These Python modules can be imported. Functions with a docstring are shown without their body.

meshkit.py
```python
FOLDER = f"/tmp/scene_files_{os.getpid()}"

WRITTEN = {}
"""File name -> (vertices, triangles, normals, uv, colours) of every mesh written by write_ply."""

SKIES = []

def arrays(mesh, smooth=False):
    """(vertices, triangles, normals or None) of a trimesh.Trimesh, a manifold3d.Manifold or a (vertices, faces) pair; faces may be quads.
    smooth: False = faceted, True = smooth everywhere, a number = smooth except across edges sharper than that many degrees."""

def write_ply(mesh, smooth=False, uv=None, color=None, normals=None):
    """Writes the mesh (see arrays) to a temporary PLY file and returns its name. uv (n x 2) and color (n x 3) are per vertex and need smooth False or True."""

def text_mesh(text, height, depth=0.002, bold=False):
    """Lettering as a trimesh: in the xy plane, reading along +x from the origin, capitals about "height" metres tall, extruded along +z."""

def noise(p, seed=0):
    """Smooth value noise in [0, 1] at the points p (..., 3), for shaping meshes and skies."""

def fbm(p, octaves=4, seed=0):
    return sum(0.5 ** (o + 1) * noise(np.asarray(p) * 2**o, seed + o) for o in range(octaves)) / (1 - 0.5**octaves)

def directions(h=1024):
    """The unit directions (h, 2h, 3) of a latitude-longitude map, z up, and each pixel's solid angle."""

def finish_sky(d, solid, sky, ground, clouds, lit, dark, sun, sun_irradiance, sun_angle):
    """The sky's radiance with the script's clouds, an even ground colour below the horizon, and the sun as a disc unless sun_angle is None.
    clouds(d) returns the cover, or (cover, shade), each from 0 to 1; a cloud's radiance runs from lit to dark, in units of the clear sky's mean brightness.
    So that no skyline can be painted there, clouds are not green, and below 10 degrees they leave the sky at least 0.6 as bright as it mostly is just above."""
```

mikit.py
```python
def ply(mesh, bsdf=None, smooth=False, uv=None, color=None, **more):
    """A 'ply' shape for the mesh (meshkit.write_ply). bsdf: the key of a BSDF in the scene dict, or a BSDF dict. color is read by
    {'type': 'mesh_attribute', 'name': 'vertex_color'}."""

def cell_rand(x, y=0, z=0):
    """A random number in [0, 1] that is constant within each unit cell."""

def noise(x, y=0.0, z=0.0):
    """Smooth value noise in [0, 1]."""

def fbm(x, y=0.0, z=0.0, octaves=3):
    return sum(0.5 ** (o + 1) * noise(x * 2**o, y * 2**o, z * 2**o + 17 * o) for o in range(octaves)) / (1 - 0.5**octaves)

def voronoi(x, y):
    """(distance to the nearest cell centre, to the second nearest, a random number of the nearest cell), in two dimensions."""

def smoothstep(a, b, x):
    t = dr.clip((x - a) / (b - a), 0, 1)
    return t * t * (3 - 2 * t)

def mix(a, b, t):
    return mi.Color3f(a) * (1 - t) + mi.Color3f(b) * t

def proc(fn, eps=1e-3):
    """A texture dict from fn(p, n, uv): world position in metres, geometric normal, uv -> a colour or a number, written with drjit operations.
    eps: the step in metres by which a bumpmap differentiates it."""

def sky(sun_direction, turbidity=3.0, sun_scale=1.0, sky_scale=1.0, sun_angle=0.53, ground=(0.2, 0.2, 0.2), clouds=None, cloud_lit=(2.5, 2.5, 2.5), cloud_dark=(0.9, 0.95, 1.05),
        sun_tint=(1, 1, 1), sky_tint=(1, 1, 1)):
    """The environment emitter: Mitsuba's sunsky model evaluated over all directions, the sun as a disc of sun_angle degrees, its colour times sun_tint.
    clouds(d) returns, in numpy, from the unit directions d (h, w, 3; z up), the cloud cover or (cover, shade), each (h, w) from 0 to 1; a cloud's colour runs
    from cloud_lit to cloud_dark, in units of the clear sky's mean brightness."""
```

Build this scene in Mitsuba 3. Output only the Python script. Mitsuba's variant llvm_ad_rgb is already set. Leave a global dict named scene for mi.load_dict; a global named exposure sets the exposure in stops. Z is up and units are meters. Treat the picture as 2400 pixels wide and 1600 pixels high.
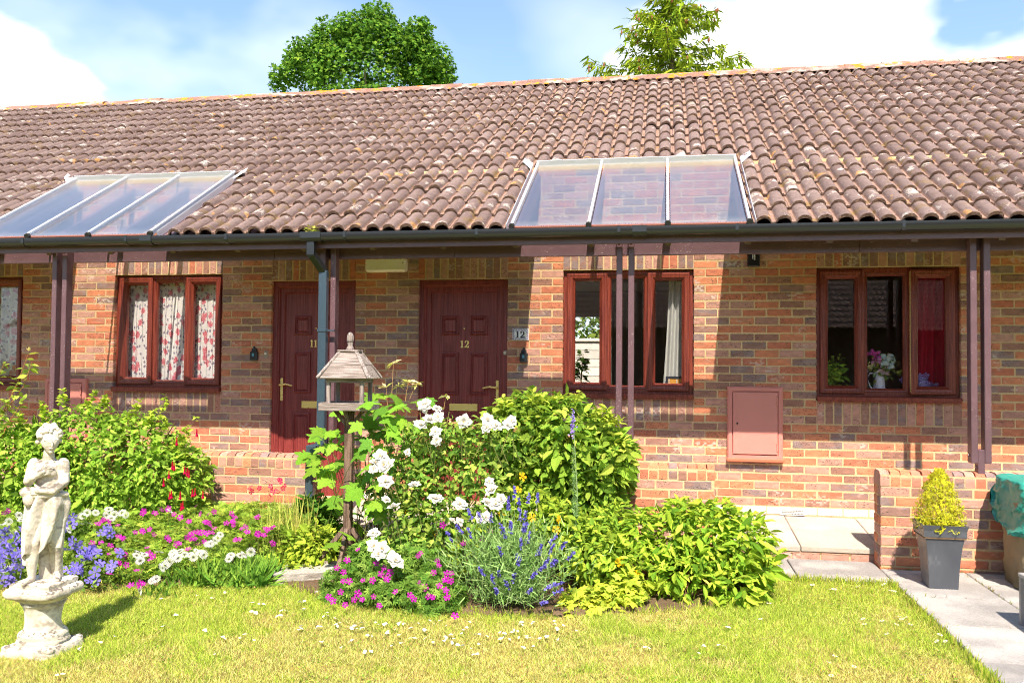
import math, random
import numpy as np
import drjit as dr
import mitsuba as mi
import trimesh, manifold3d
from scipy.spatial import ConvexHull
import mikit, meshkit
from mikit import noise, fbm, voronoi, cell_rand, smoothstep, mix

# ---------------------------------------------------------------- camera, sky, exposure
F_PX = 2026.0                                   # focal length in pixels of a 2400 px wide picture
CAM = np.array([5.6923, -8.2103, 1.3351])
YAW, PITCH, ROLL = -0.1742, 0.0284, 0.0084
_f = np.array([math.sin(YAW) * math.cos(PITCH), math.cos(YAW) * math.cos(PITCH), math.sin(PITCH)])
_r0 = np.array([math.cos(YAW), -math.sin(YAW), 0.0]); _u0 = np.cross(_r0, _f)
_r = math.cos(ROLL) * _r0 + math.sin(ROLL) * _u0
_u = math.cos(ROLL) * _u0 - math.sin(ROLL) * _r0
T = mi.ScalarTransform4f
SUN = (0.155, -1.0, 1.195)
exposure = 2.8

def clouds(d):
    az = np.degrees(np.arctan2(d[..., 0], d[..., 1]))          # 0 = over the roof, + to the right
    el = np.degrees(np.arcsin(np.clip(d[..., 2], -1, 1)))
    q = d / np.maximum(d[..., 2:3] + 0.35, 0.2)
    n1 = meshkit.fbm(q * 2.2 + 3.1, 5, 4)
    n2 = meshkit.fbm(q * 5.5 + 9.7, 5, 11)
    base = np.clip((n1 - 0.50) * 4.0, 0, 1) * 0.75
    def bank(a, e, wa, we, lift):                           # one cumulus bank, with a ragged edge
        r = np.sqrt(((az - a) / wa) ** 2 + ((el - e) / we) ** 2)
        return np.clip((lift - r + (n2 - 0.5) * 1.5 + (n1 - .5) * .8) * 3.2, 0, 1)
    big = bank(12, 14, 19, 9.5, 1.0)
    low = bank(-42, 13, 6.0, 6.5, 1.3)
    mid = bank(-5.5, 10.5, 5.5, 3.2, .8)
    wisp = np.clip((meshkit.fbm(q * 4 + 1.7, 5, 23) - 0.42) * 3.5, 0, 1) * np.exp(-((az + 30) / 13) ** 2 - ((el - 19) / 8) ** 2) * 0.45
    cover = np.maximum.reduce([base * 0.35, big, low, mid, wisp])
    shade = np.clip((n2 - 0.52) * 1.6 + .12, 0, 1)
    return cover, shade

scene = {
    'camera': {'type': 'perspective', 'fov': math.degrees(2 * math.atan(1200 / F_PX)), 'fov_axis': 'x', 'near_clip': 0.05, 'far_clip': 900.0,
               'to_world': T().look_at(origin=CAM.tolist(), target=(CAM + _f).tolist(), up=_u.tolist())},
    'sky_light': mikit.sky(SUN, turbidity=3.0, sun_scale=1.0, sky_scale=1.18, sky_tint=(1.12, 1.0, 0.90), clouds=clouds, cloud_lit=(2.6, 2.6, 2.65), cloud_dark=(1.5, 1.55, 1.65), sun_tint=(.95, 1.0, 1.10), ground=(.2, .2, .16)),
}
labels = {}
rng = np.random.default_rng(12)
random.seed(5)

def at(u, v, x=None, y=None, z=None):
    """The point of the plane x=, y= or z= that stands at a place of the 2400 x 1600 photograph."""
    d = _f + (u - 1200) / F_PX * _r - (v - 800) / F_PX * _u
    k, val = (0, x) if x is not None else (1, y) if y is not None else (2, z)
    return CAM + d * (val - CAM[k]) / d[k]

def project(P):
    d = np.atleast_2d(P) - CAM
    w = d @ _f
    return np.stack([1200 + F_PX * (d @ _r) / w, 800 - F_PX * (d @ _u) / w, w], 1)

# ---------------------------------------------------------------- mesh helpers
_sg = np.array([[a, b, c] for a in (-1, 1) for b in (-1, 1) for c in (-1, 1)], float)
_cut = [(c, k) for c in range(8) for k in range(3)]
def _bev(h, b):
    return np.array([[_sg[c][j] * (h[j] - (b if j != k else 0)) for j in range(3)] for c, k in _cut])
_hull = ConvexHull(_bev((1, 1.1, 1.2), .3))
_HF = _hull.simplices.copy()
for _i, _s in enumerate(_HF):
    _p = _hull.points[_s]
    if np.dot(np.cross(_p[1] - _p[0], _p[2] - _p[0]), _hull.equations[_i][:3]) < 0: _HF[_i] = _s[::-1]
_CF = np.array([[0, 1, 3], [0, 3, 2], [4, 6, 7], [4, 7, 5], [0, 4, 5], [0, 5, 1], [2, 3, 7], [2, 7, 6], [0, 2, 6], [0, 6, 4], [1, 5, 7], [1, 7, 3]])

def euler(rx=0, ry=0, rz=0):
    cx, sx, cy, sy, cz, sz = math.cos(rx), math.sin(rx), math.cos(ry), math.sin(ry), math.cos(rz), math.sin(rz)
    return np.array([[cz, -sz, 0], [sz, cz, 0], [0, 0, 1]]) @ np.array([[cy, 0, sy], [0, 1, 0], [-sy, 0, cy]]) @ np.array([[1, 0, 0], [0, cx, -sx], [0, sx, cx]])

class MB:
    """Collects pieces that become ONE mesh."""
    def __init__(s, col=(.5, .5, .5)): s.V, s.F, s.C, s.U, s.n, s.col = [], [], [], [], 0, col
    def add(s, v, f, col=None, uv=None):
        v = np.asarray(v, float); f = np.asarray(f, int)
        if f.shape[1] == 4: f = np.vstack([f[:, [0, 1, 2]], f[:, [0, 2, 3]]])
        c = np.asarray(s.col if col is None else col, float)
        s.V.append(v); s.F.append(f + s.n); s.C.append(np.broadcast_to(c, v.shape)); s.n += len(v)
        s.U.append(np.broadcast_to(np.asarray((0, 0) if uv is None else uv, float), (len(v), 2)))
        return s
    def box(s, x0, x1, y0, y1, z0, z1, bev=0.0, col=None, uv=None, rot=None, about=None):
        h = np.array([x1 - x0, y1 - y0, z1 - z0]) / 2; c = np.array([x0 + x1, y0 + y1, z0 + z1]) / 2
        v, f = (_bev(h, min(bev, .45 * h.min())), _HF) if bev else (_sg * h, _CF)
        v = v + c
        if rot is not None:
            p = c if about is None else np.asarray(about); v = (v - p) @ np.asarray(rot).T + p
        return s.add(v, f, col, uv)
    def bar(s, a, b, w, d, bev=0.0, up=(0, 0, 1), col=None, uv=None):
        """A box of section w x d from a to b."""
        a, b = np.asarray(a, float), np.asarray(b, float); L = np.linalg.norm(b - a); ez = (b - a) / L
        up = np.asarray(up, float)
        if abs(ez @ up) > .97: up = np.array([0, 1, 0.])
        ex = np.cross(up, ez); ex /= np.linalg.norm(ex); ey = np.cross(ez, ex)
        h = np.array([w, d, L]) / 2
        v, f = (_bev(h, min(bev, .45 * h.min())), _HF) if bev else (_sg * h, _CF)
        return s.add(v @ np.array([ex, ey, ez]) + (a + b) / 2, f, col, uv)
    def tube(s, pts, r, sides=6, col=None, cap=True, uv=None):
        p = np.asarray(pts, float); r = np.broadcast_to(r, (len(p),)).astype(float)
        t = np.gradient(p, axis=0); t /= np.linalg.norm(t, axis=1, keepdims=True) + 1e-12
        ref = np.array([0, 0, 1.]) if abs(t[:, 2]).mean() < .8 else np.array([1., 0, 0])
        a = np.cross(t, ref); a /= np.linalg.norm(a, axis=1, keepdims=True) + 1e-12; b = np.cross(t, a)
        ang = np.arange(sides) * 2 * math.pi / sides
        v = (p[:, None] + r[:, None, None] * (np.cos(ang)[None, :, None] * a[:, None] + np.sin(ang)[None, :, None] * b[:, None])).reshape(-1, 3)
        i, j = np.meshgrid(np.arange(len(p) - 1), np.arange(sides), indexing='ij')
        q = np.stack([i * sides + j, i * sides + (j + 1) % sides, (i + 1) * sides + (j + 1) % sides, (i + 1) * sides + j], -1).reshape(-1, 4)[:, ::-1]
        f = np.vstack([q[:, [0, 1, 2]], q[:, [0, 2, 3]]])
        if cap:
            e = len(v); v = np.vstack([v, p[:1], p[-1:]]); k = np.arange(sides); L = (len(p) - 1) * sides
            f = np.vstack([f, np.stack([k * 0 + e, k, (k + 1) % sides], 1), np.stack([k * 0 + e + 1, L + (k + 1) % sides, L + k], 1)])
        if col is not None and np.ndim(col) == 2 and len(col) == len(p):
            col = np.repeat(np.asarray(col, float), sides, 0)
            if cap: col = np.vstack([col, col[:1], col[-1:]])
        return s.add(v, f, col, uv)
    def lathe(s, prof, centre=(0, 0, 0), n=24, col=None, square=None, rot=0.0, uv=None):
        """(radius, height) pairs turned about z; square = exponent per point (2 round, 8 nearly square)."""
        prof = np.asarray(prof, float); ang = np.arange(n) * 2 * math.pi / n
        sq = np.broadcast_to(2.0 if square is None else square, (len(prof),)).astype(float)[:, None]
        k = (np.abs(np.cos(ang)) ** sq + np.abs(np.sin(ang)) ** sq) ** (-1 / sq)
        x = prof[:, :1] * k * np.cos(ang); y = prof[:, :1] * k * np.sin(ang); z = np.repeat(prof[:, 1:], n, 1)
        c, si = math.cos(rot), math.sin(rot)
        v = np.stack([c * x - si * y, si * x + c * y, z], -1).reshape(-1, 3) + centre
        i, j = np.meshgrid(np.arange(len(prof) - 1), np.arange(n), indexing='ij')
        q = np.stack([i * n + j, i * n + (j + 1) % n, (i + 1) * n + (j + 1) % n, (i + 1) * n + j], -1).reshape(-1, 4)
        return s.add(v, q, col, uv)
    def ball(s, c, r, col=None, sub=1, sc=(1, 1, 1), uv=None):
        m = _ico(sub); return s.add(m[0] * np.asarray(sc) * r + np.asarray(c), m[1], col, uv)
    def ring(s, x0, x1, z0, z1, prof, col=None, uv=None, xf=None):
        """A mitred frame in the xz plane: prof = (inset, y) pairs from the outer edge inwards."""
        pr = np.asarray(prof, float); v = []
        for a, y in pr: v += [(x0 + a, y, z0 + a), (x1 - a, y, z0 + a), (x1 - a, y, z1 - a), (x0 + a, y, z1 - a)]
        v = np.array(v); f = []
        for i in range(len(pr) - 1):
            for k in range(4):
                a, b = i * 4 + k, i * 4 + (k + 1) % 4
                f.append((a, b, b + 4, a + 4))
        f = np.array(f)
        # split so that every strip has vertices of its own (crisp mitres)
        vv = v[f].reshape(-1, 3)
        if xf is not None: vv = xf(vv)
        return s.add(vv, np.arange(len(vv)).reshape(-1, 4), col, uv)
    def mesh(s): return np.vstack(s.V), np.vstack(s.F)

_icos = {}
def _ico(sub):
    if sub not in _icos:
        m = trimesh.creation.icosphere(subdivisions=sub); _icos[sub] = (np.array(m.vertices), np.array(m.faces))
    return _icos[sub]

def numbered(key):
    if key not in scene and key not in labels: return key
    i = 1
    while f'{key}_{i:03d}' in scene or f'{key}_{i:03d}' in labels: i += 1
    return f'{key}_{i:03d}'

_next = {}
def put(key, m, mat, smooth=False, data=None, parent=None, label=None, cat=None, group=None, kind=None):
    """ONE entry of the scene. data: 'c' = vertex colours, 'u' = uv."""
    key = (parent + '__' if parent else '') + key
    if key in scene:
        i = _next.get(key, 1)
        while f'{key}_{i:03d}' in scene: i += 1
        _next[key] = i + 1; key = f'{key}_{i:03d}'
    v, f = m.mesh() if isinstance(m, MB) else m
    scene[key] = mikit.ply((v, f), mat, smooth, uv=np.vstack(m.U) if data == 'u' else None, color=np.vstack(m.C) if data == 'c' else None)
    d = {k: x for k, x in (('label', label), ('category', cat), ('group', group), ('kind', kind)) if x}
    if d: labels[key] = d
    return key

def thing(name, label, cat, group=None):
    key = numbered(name); labels[key] = {'label': label, 'category': cat, **({'group': group} if group else {})}
    return key

# ---------------------------------------------------------------- materials
def M(name, **d): scene[name] = d
def vc(): return {'type': 'mesh_attribute', 'name': 'vertex_color'}
def rgb(*c): return {'type': 'rgb', 'value': list(c)}
def two(d): return {'type': 'twosided', 'bsdf': d}
def bump(d, fn, scale=1.0, eps=1e-3): return {'type': 'bumpmap', 'texture': mikit.proc(fn, eps), 'scale': scale, 'bsdf': d}

def brick_colour(p, n, uv):
    t, r = uv.x, uv.y
    big = fbm(p.x * 9 + 40 * r, p.y * 9, p.z * 14 + 17 * t, 3)
    c = mix((.53, .205, .11), (.46, .16, .095), smoothstep(.1, .3, t))
    c = mix(c, (.45, .245, .19), smoothstep(.36, .42, t))
    c = mix(c, (.30, .155, .115), smoothstep(.62, .66, t))
    heart = smoothstep(.44, .6, big)
    c = mix(c, mix(c, (.235, .180, .180), .85), smoothstep(.72, .80, t) * (0.35 + .65 * heart))
    c = mix(c, (.40, .26, .20), smoothstep(.62, .8, big) * .35)
    c = c * (0.78 + 0.44 * fbm(p.x * 26, p.y * 26, p.z * 34 + 9 * r, 2))
    pit = noise(p.x * 120, p.y * 120, p.z * 120)
    zone = smoothstep(.48, .62, noise(p.x * 6 + 3, p.y * 6, p.z * 9 + 8 * r))
    c = mix(c, (.06, .045, .045), smoothstep(.66, .86, pit) * zone * .75)
    salt = smoothstep(.60, .78, fbm(p.x * 5.5, p.y * 5.5, p.z * 6.5, 4)) * smoothstep(.45, .62, noise(p.x * 55, p.y * 55, p.z * 55))
    return mix(c, (.62, .56, .50), salt * .5)
def brick_bump(p, n, uv): return fbm(p.x * 70, p.y * 70, p.z * 70, 3) * .004
M('brick', **bump(two({'type': 'principled', 'base_color': mikit.proc(brick_colour), 'roughness': .85, 'specular': .25}), brick_bump))
def mortar_colour(p, n, uv):
    g = fbm(p.x * 60, p.y * 60, p.z * 60, 2); l = fbm(p.x * 1.7, p.y * 2, p.z * 2.3, 3)
    return mix((.62, .47, .27), (.47, .35, .20), g) * (.75 + .5 * l)
M('mortar', **two({'type': 'diffuse', 'reflectance': mikit.proc(mortar_colour)}))

def tile_colour(p, n, uv):
    h, r = uv.x, uv.y
    a = fbm(p.x * 17, p.y * 17, p.z * 17, 3); b = fbm(p.x * 4.5 + 7, p.y * 4.5, p.z * 4.5, 3); k = noise(p.x * 75, p.y * 75, p.z * 75)
    c = mix((.126, .088, .083), (.178, .131, .123), r)
    c = mix((.24, .155, .128), c, smoothstep(.05, .45, h))
    c = c * (.72 + .56 * a)
    c = mix(c, (.10, .068, .052), smoothstep(.52, .70, a * .6 + k * .4) * .55)
    li = smoothstep(.625, .70, fbm(p.x * 8 + 20, p.y * 8, p.z * 9 + 3 * r, 3) * .8 + .2 * k) * smoothstep(.15, .6, h)
    c = mix(c, (.38, .345, .32), li * .8)
    moss = smoothstep(.58, .74, fbm(p.x * 11 + 5, p.y * 11, p.z * 11 + 30, 3))
    c = mix(c, mix((.14, .09, .035), (.20, .13, .03), k), moss * (1 - .5 * smoothstep(.3, .8, h)) * .7)
    c = mix(c, (.42, .22, .06), smoothstep(.76, .78, fbm(p.x * 6 + 60, p.y * 6, p.z * 6, 3)) * .6)
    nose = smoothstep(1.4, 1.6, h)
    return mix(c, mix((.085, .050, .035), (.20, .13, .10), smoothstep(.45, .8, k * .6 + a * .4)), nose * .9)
def tile_bump(p, n, uv): return fbm(p.x * 45, p.y * 45, p.z * 45, 3) * .008
M('roof_tile_concrete', **bump(two({'type': 'principled', 'base_color': mikit.proc(tile_colour), 'roughness': .9, 'specular': .2}), tile_bump, eps=2e-3))
def ridge_colour(p, n, uv):
    a = fbm(p.x * 13, p.y * 13, p.z * 13, 3); b = fbm(p.x * 5 + 9, p.y * 8, p.z * 8, 4); k = noise(p.x * 60, p.y * 60, p.z * 60)
    c = mix((.30, .17, .13), (.20, .11, .09), a)
    c = mix(c, (.34, .28, .25), smoothstep(.48, .62, b))
    return mix(c, mix((.60, .25, .02), (.42, .16, .03), k), smoothstep(.585, .64, fbm(p.x * 9 + 31, p.y * 9, p.z * 9, 4)))
M('ridge_concrete', **bump(two({'type': 'principled', 'base_color': mikit.proc(ridge_colour), 'roughness': .9, 'specular': .2}), tile_bump, eps=2e-3))

def wood_grain(lo, hi, sx, sz):
    def fn(p, n, uv):
        w = fbm(p.x * sx + 3 * noise(p.x * 9, p.z * 2.2, p.y * 9), p.y * sx, p.z * sz, 3)
        return mix(lo, hi, smoothstep(.25, .75, w))
    return fn
M('rosewood_upvc', **two({'type': 'principled', 'base_color': mikit.proc(wood_grain((.115, .018, .013), (.235, .046, .026), 150, 4)), 'roughness': .38, 'specular': .5}))
M('door_upvc', **two({'type': 'principled', 'base_color': mikit.proc(wood_grain((.135, .018, .018), (.235, .040, .036), 110, 3)), 'roughness': .42, 'specular': .5}))
def painted(p, n, uv):
    w = fbm(p.x * 8, p.y * 30, p.z * 8, 3); s = smoothstep(.84, .90, noise(p.x * 110, p.y * 110, p.z * 110)) * smoothstep(.5, .65, noise(p.x * 4, p.y * 4, p.z * 4))
    return mix(mix((.095, .050, .062), (.135, .075, .090), w), (.45, .38, .36), s * .5)
M('painted_timber', **two({'type': 'principled', 'base_color': mikit.proc(painted), 'roughness': .36, 'specular': .6}))
M('black_pvc', **two({'type': 'principled', 'base_color': rgb(.016, .018, .02), 'roughness': .22, 'specular': .6}))
M('slate_pvc', **two({'type': 'principled', 'base_color': rgb(.035, .06, .085), 'roughness': .25, 'specular': .6}))
M('aluminium', **two({'type': 'principled', 'base_color': rgb(.66, .68, .72), 'roughness': .38, 'metallic': .35}))
M('brass', **two({'type': 'principled', 'base_color': rgb(.86, .66, .24), 'roughness': .34, 'metallic': .45}))
M('glass_pane', type='thindielectric', int_ior=1.52)
M('double_glazing', type='thindielectric', int_ior=1.9)
def film(p, n, uv): return .003 + .015 * fbm(p.x * 4, p.y * 1.5, p.z * 1.5, 3) + .10 * (1 - smoothstep(0.0, .10, uv.y)) + .25 * smoothstep(.97, 1.0, uv.y)
M('dusty_glass', type='mask', opacity=mikit.proc(film), bsdf={'type': 'principledthin', 'base_color': rgb(.70, .74, .80), 'roughness': .8, 'spec_trans': 0.0, 'diff_trans': .9, 'eta': 1.3})
M('matte', **two({'type': 'principled', 'base_color': vc(), 'roughness': .85, 'specular': .25}))
M('satin', **two({'type': 'principled', 'base_color': vc(), 'roughness': .32, 'specular': .55}))
M('leaf', type='principledthin', base_color=vc(), roughness=.42, spec_trans=0.0, diff_trans=.75, eta=1.4)
M('petal', type='principledthin', base_color=vc(), roughness=.7, spec_trans=0.0, diff_trans=.6, eta=1.3)

def stone_colour(p, n, uv):
    a = fbm(p.x * 7, p.y * 7, p.z * 7, 4); k = noise(p.x * 95, p.y * 95, p.z * 95); b = fbm(p.x * 22 + 4, p.y * 22, p.z * 22, 3)
    c = mix((.64, .60, .53), (.50, .45, .37), smoothstep(.35, .7, a))
    c = mix(c, (.30, .25, .19), smoothstep(.55, .75, b) * .55)
    up = smoothstep(.1, .8, n.z)
    blk = smoothstep(.50, .61, b * .55 + k * .45) * (.22 + .78 * up)
    return mix(c, (.10, .085, .075), blk * .85)
def stone_bump(p, n, uv): return fbm(p.x * 60, p.y * 60, p.z * 60, 3) * .004
M('cast_stone', **bump(two({'type': 'principled', 'base_color': mikit.proc(stone_colour), 'roughness': .9, 'specular': .2}), stone_bump))
def slab_colour(p, n, uv):
    a = fbm(p.x * 5, p.y * 5, p.z * 5, 4); k = noise(p.x * 130, p.y * 130, p.z * 130); b = fbm(p.x * 1.4 + 5, p.y * 1.4, p.z, 3)
    c = mix((.34, .325, .315), (.235, .225, .22), smoothstep(.3, .7, a)) * (.82 + .36 * uv.y)
    c = mix(c, (.44, .385, .31), uv.x * .8)
    return c * (.86 + .28 * k) * (.85 + .3 * b)
def slab_bump(p, n, uv): return fbm(p.x * 90, p.y * 90, p.z * 90, 2) * .003
M('concrete_slab', **bump(two({'type': 'principled', 'base_color': mikit.proc(slab_colour), 'roughness': .85, 'specular': .25}), slab_bump))
def oak_colour(p, n, uv):
    # uv.x: 0 = silvery boards, 1 = brown post; grain follows the piece's own long axis given in uv.y (0 = x, 1 = z)
    g = mi.Float(dr.select(uv.y > .5, fbm(p.x * 130, p.y * 130, p.z * 6, 3), fbm(p.x * 8, p.y * 60, p.z * 130, 3)))
    c = mix((.15, .12, .105), (.31, .265, .25), smoothstep(.3, .68, g))
    d = mix((.085, .055, .040), (.19, .125, .095), smoothstep(.3, .7, g))
    return mix(c, d, uv.x)
M('weathered_oak', **two({'type': 'principled', 'base_color': mikit.proc(oak_colour), 'roughness': .8, 'specular': .3}))
def soil_colour(p, n, uv):
    a = fbm(p.x * 9, p.y * 9, 0, 4); k = noise(p.x * 70, p.y * 70, p.z * 70)
    return mix((.075, .048, .030), (.19, .135, .09), a * .5 + k * .5)
M('bed_soil', **two({'type': 'diffuse', 'reflectance': mikit.proc(soil_colour)}))
def lawn_colour(p, n, uv):
    a = fbm(p.x * 1.3, p.y * 1.3, 0, 4); k = noise(p.x * 60, p.y * 60, 3); m = fbm(p.x * 5, p.y * 5, 8, 3)
    c = mix((.16, .21, .03), (.30, .26, .07), smoothstep(.35, .65, a * .5 + m * .5))
    return c * (.6 + .8 * k)
M('lawn_ground', **two({'type': 'diffuse', 'reflectance': mikit.proc(lawn_colour)}))
def pot_colour(p, n, uv):
    a = fbm(p.x * 14, p.y * 14, p.z * 4, 3); k = noise(p.x * 80, p.y * 80, p.z * 30)
    c = mix((.050, .056, .070), (.085, .094, .112), a)
    return mix(c, (.34, .35, .37), smoothstep(.6, .8, a) * smoothstep(.4, .7, k) * .15)
M('lead_grey_pot', **two({'type': 'principled', 'base_color': mikit.proc(pot_colour), 'roughness': .34, 'specular': .6}))
def cloth_bump(p, n, uv): return fbm(p.x * 9, p.y * 9, p.z * 9, 4) * .035 + fbm(p.x * 40, p.y * 40, p.z * 25, 2) * .004
M('tarpaulin', **bump(two({'type': 'principled', 'base_color': rgb(.035, .27, .225), 'roughness': .28, 'specular': .6}), cloth_bump, eps=2e-3))
def canvas_colour(p, n, uv):
    a = fbm(p.x * 4, p.y * 4, p.z * 3, 4); lo = smoothstep(.10, -.12, p.z + .1 * a)
    return mix(mix((.30, .235, .145), (.22, .17, .10), a), (.085, .085, .045), lo * .8)
M('tan_canvas', **bump(two({'type': 'principled', 'base_color': mikit.proc(canvas_colour), 'roughness': .6, 'specular': .35}), cloth_bump, eps=2e-3))
def floral(p, n, uv):
    x, z = uv.x * 1.0, uv.y * 1.0
    f1, f2, w = voronoi(x * 12, z * 11); g1, g2, w2 = voronoi(x * 22 + 9, z * 18 + 4)
    k = noise(x * 120, z * 120, 1)
    c = mi.Color3f(.80, .79, .78)
    c = mix(c, mix((.26, .20, .30), (.13, .10, .20), k), (1 - smoothstep(.30, .42, g1 + .2 * k)) * smoothstep(.30, .36, w2) * .85)
    return mix(c, mix((.62, .07, .12), (.70, .25, .30), k), (1 - smoothstep(.34, .44, f1 + .35 * (k - .5))) * smoothstep(.50, .53, w) * .9)
M('floral_fabric', type='principledthin', base_color=mikit.proc(floral), roughness=.8, spec_trans=0.0, diff_trans=.4, eta=1.3)
# ---------------------------------------------------------------- the ground
GZ, PZ = -0.19, -0.18                            # lawn and path levels; 0 = the doorsteps
g = MB(); 
g.add([(-400, -400, GZ - .012), (400, -400, GZ - .012), (400, 400, GZ - .012), (-400, 400, GZ - .012)], [(0, 1, 2, 3)])
put('ground', g, 'lawn_ground', kind='structure', label='mown grass ground reaching past the houses')

# ---------------------------------------------------------------- the terrace of houses
HB, J = 0.11025, 0.010
TER = thing('brick_terrace', 'long single storey brick terrace with brown pantiled roof over a timber veranda', 'house')
OPEN = {  # name: (x0, x1, z bottom, z head, sill course?)
    'wf': (-21 * HB, -10 * HB + J, 1.05, 2.25, True), 'wl': (0, 11 * HB + J, 1.05, 2.25, True), 'd11': (16 * HB, 24 * HB + J, .02, 2.175, False),
    'd12': (30 * HB, 38 * HB + J, .02, 2.175, False), 'wm': (43 * HB, 54 * HB + J, 1.05, 2.25, True), 'wr': (64 * HB, 75 * HB + J, 1.05, 2.25, True)}
from shapely.geometry import Polygon, box as sbox
XW0, XW1 = -3.7, 11.0
outline = sbox(XW0, -.3, XW1, 3.25)
for x0, x1, z0, z1, s in OPEN.values(): outline = outline.difference(sbox(x0 - .004, z0 - .004, x1 + .004, z1 + .004))
def extrude(poly, depth, f):
    """A polygon of the plane pushed out by depth; f maps (a, b, h) to the world."""
    m = trimesh.util.concatenate([trimesh.creation.extrude_polygon(p, depth, engine='earcut') for p in getattr(poly, 'geoms', [poly])])
    return np.array([f(v) for v in [m.vertices]])[0], np.array(m.faces)
wv, wf = extrude(outline, .2815, lambda v: np.stack([v[:, 0], .285 - v[:, 2], v[:, 1]], 1))
put('wall', (wv, wf), 'mortar', parent=TER)

blocked, rects = [], []
for x0, x1, z0, z1, s in OPEN.values():
    top = z1 + .225; bot = z0 - .225 if s else -.3
    blocked.append((x0, x1, bot, top))
    n = round((x1 - x0) / .0758); pitch = (x1 - x0 + J) / n
    for k in range(n):
        xa = x0 + k * pitch
        rects.append((xa, xa + pitch - J, z1 + J * .9, top, 'soldier'))
        if s: rects.append((xa, xa + pitch - J, bot + J, z0, 'soldier'))
for j in range(-1, 43):
    za, zb = j * .075 + J, (j + 1) * .075
    k = -34 + (j % 2)
    while k * HB < XW1:
        spans = [(k * HB + J, (k + 2) * HB)]
        for bx0, bx1, bz0, bz1 in blocked:
            if bz0 < (za + zb) / 2 < bz1:
                nxt = []
                for a, b in spans:
                    if b <= bx0 + 1e-6 or a >= bx1 - 1e-6: nxt.append((a, b)); continue
                    if a < bx0 - .02: nxt.append((a, bx0))
                    if b > bx1 + .02: nxt.append((bx1, b))
                spans = nxt
        for a, b in spans:
            if b - a > .03 and a > XW0 + .05: rects.append((a, b, za, zb, 'plinth' if j == 0 else 'stretcher'))
        k += 2
def tone(kind):
    if kind == 'soldier': return rng.choice([rng.uniform(.3, .6), rng.uniform(.62, .72), rng.uniform(.74, 1)], p=[.35, .3, .35])
    return rng.choice([rng.uniform(0, .36), rng.uniform(.36, .62), rng.uniform(.62, .72), rng.uniform(.74, 1)], p=[.40, .28, .12, .20])
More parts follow.
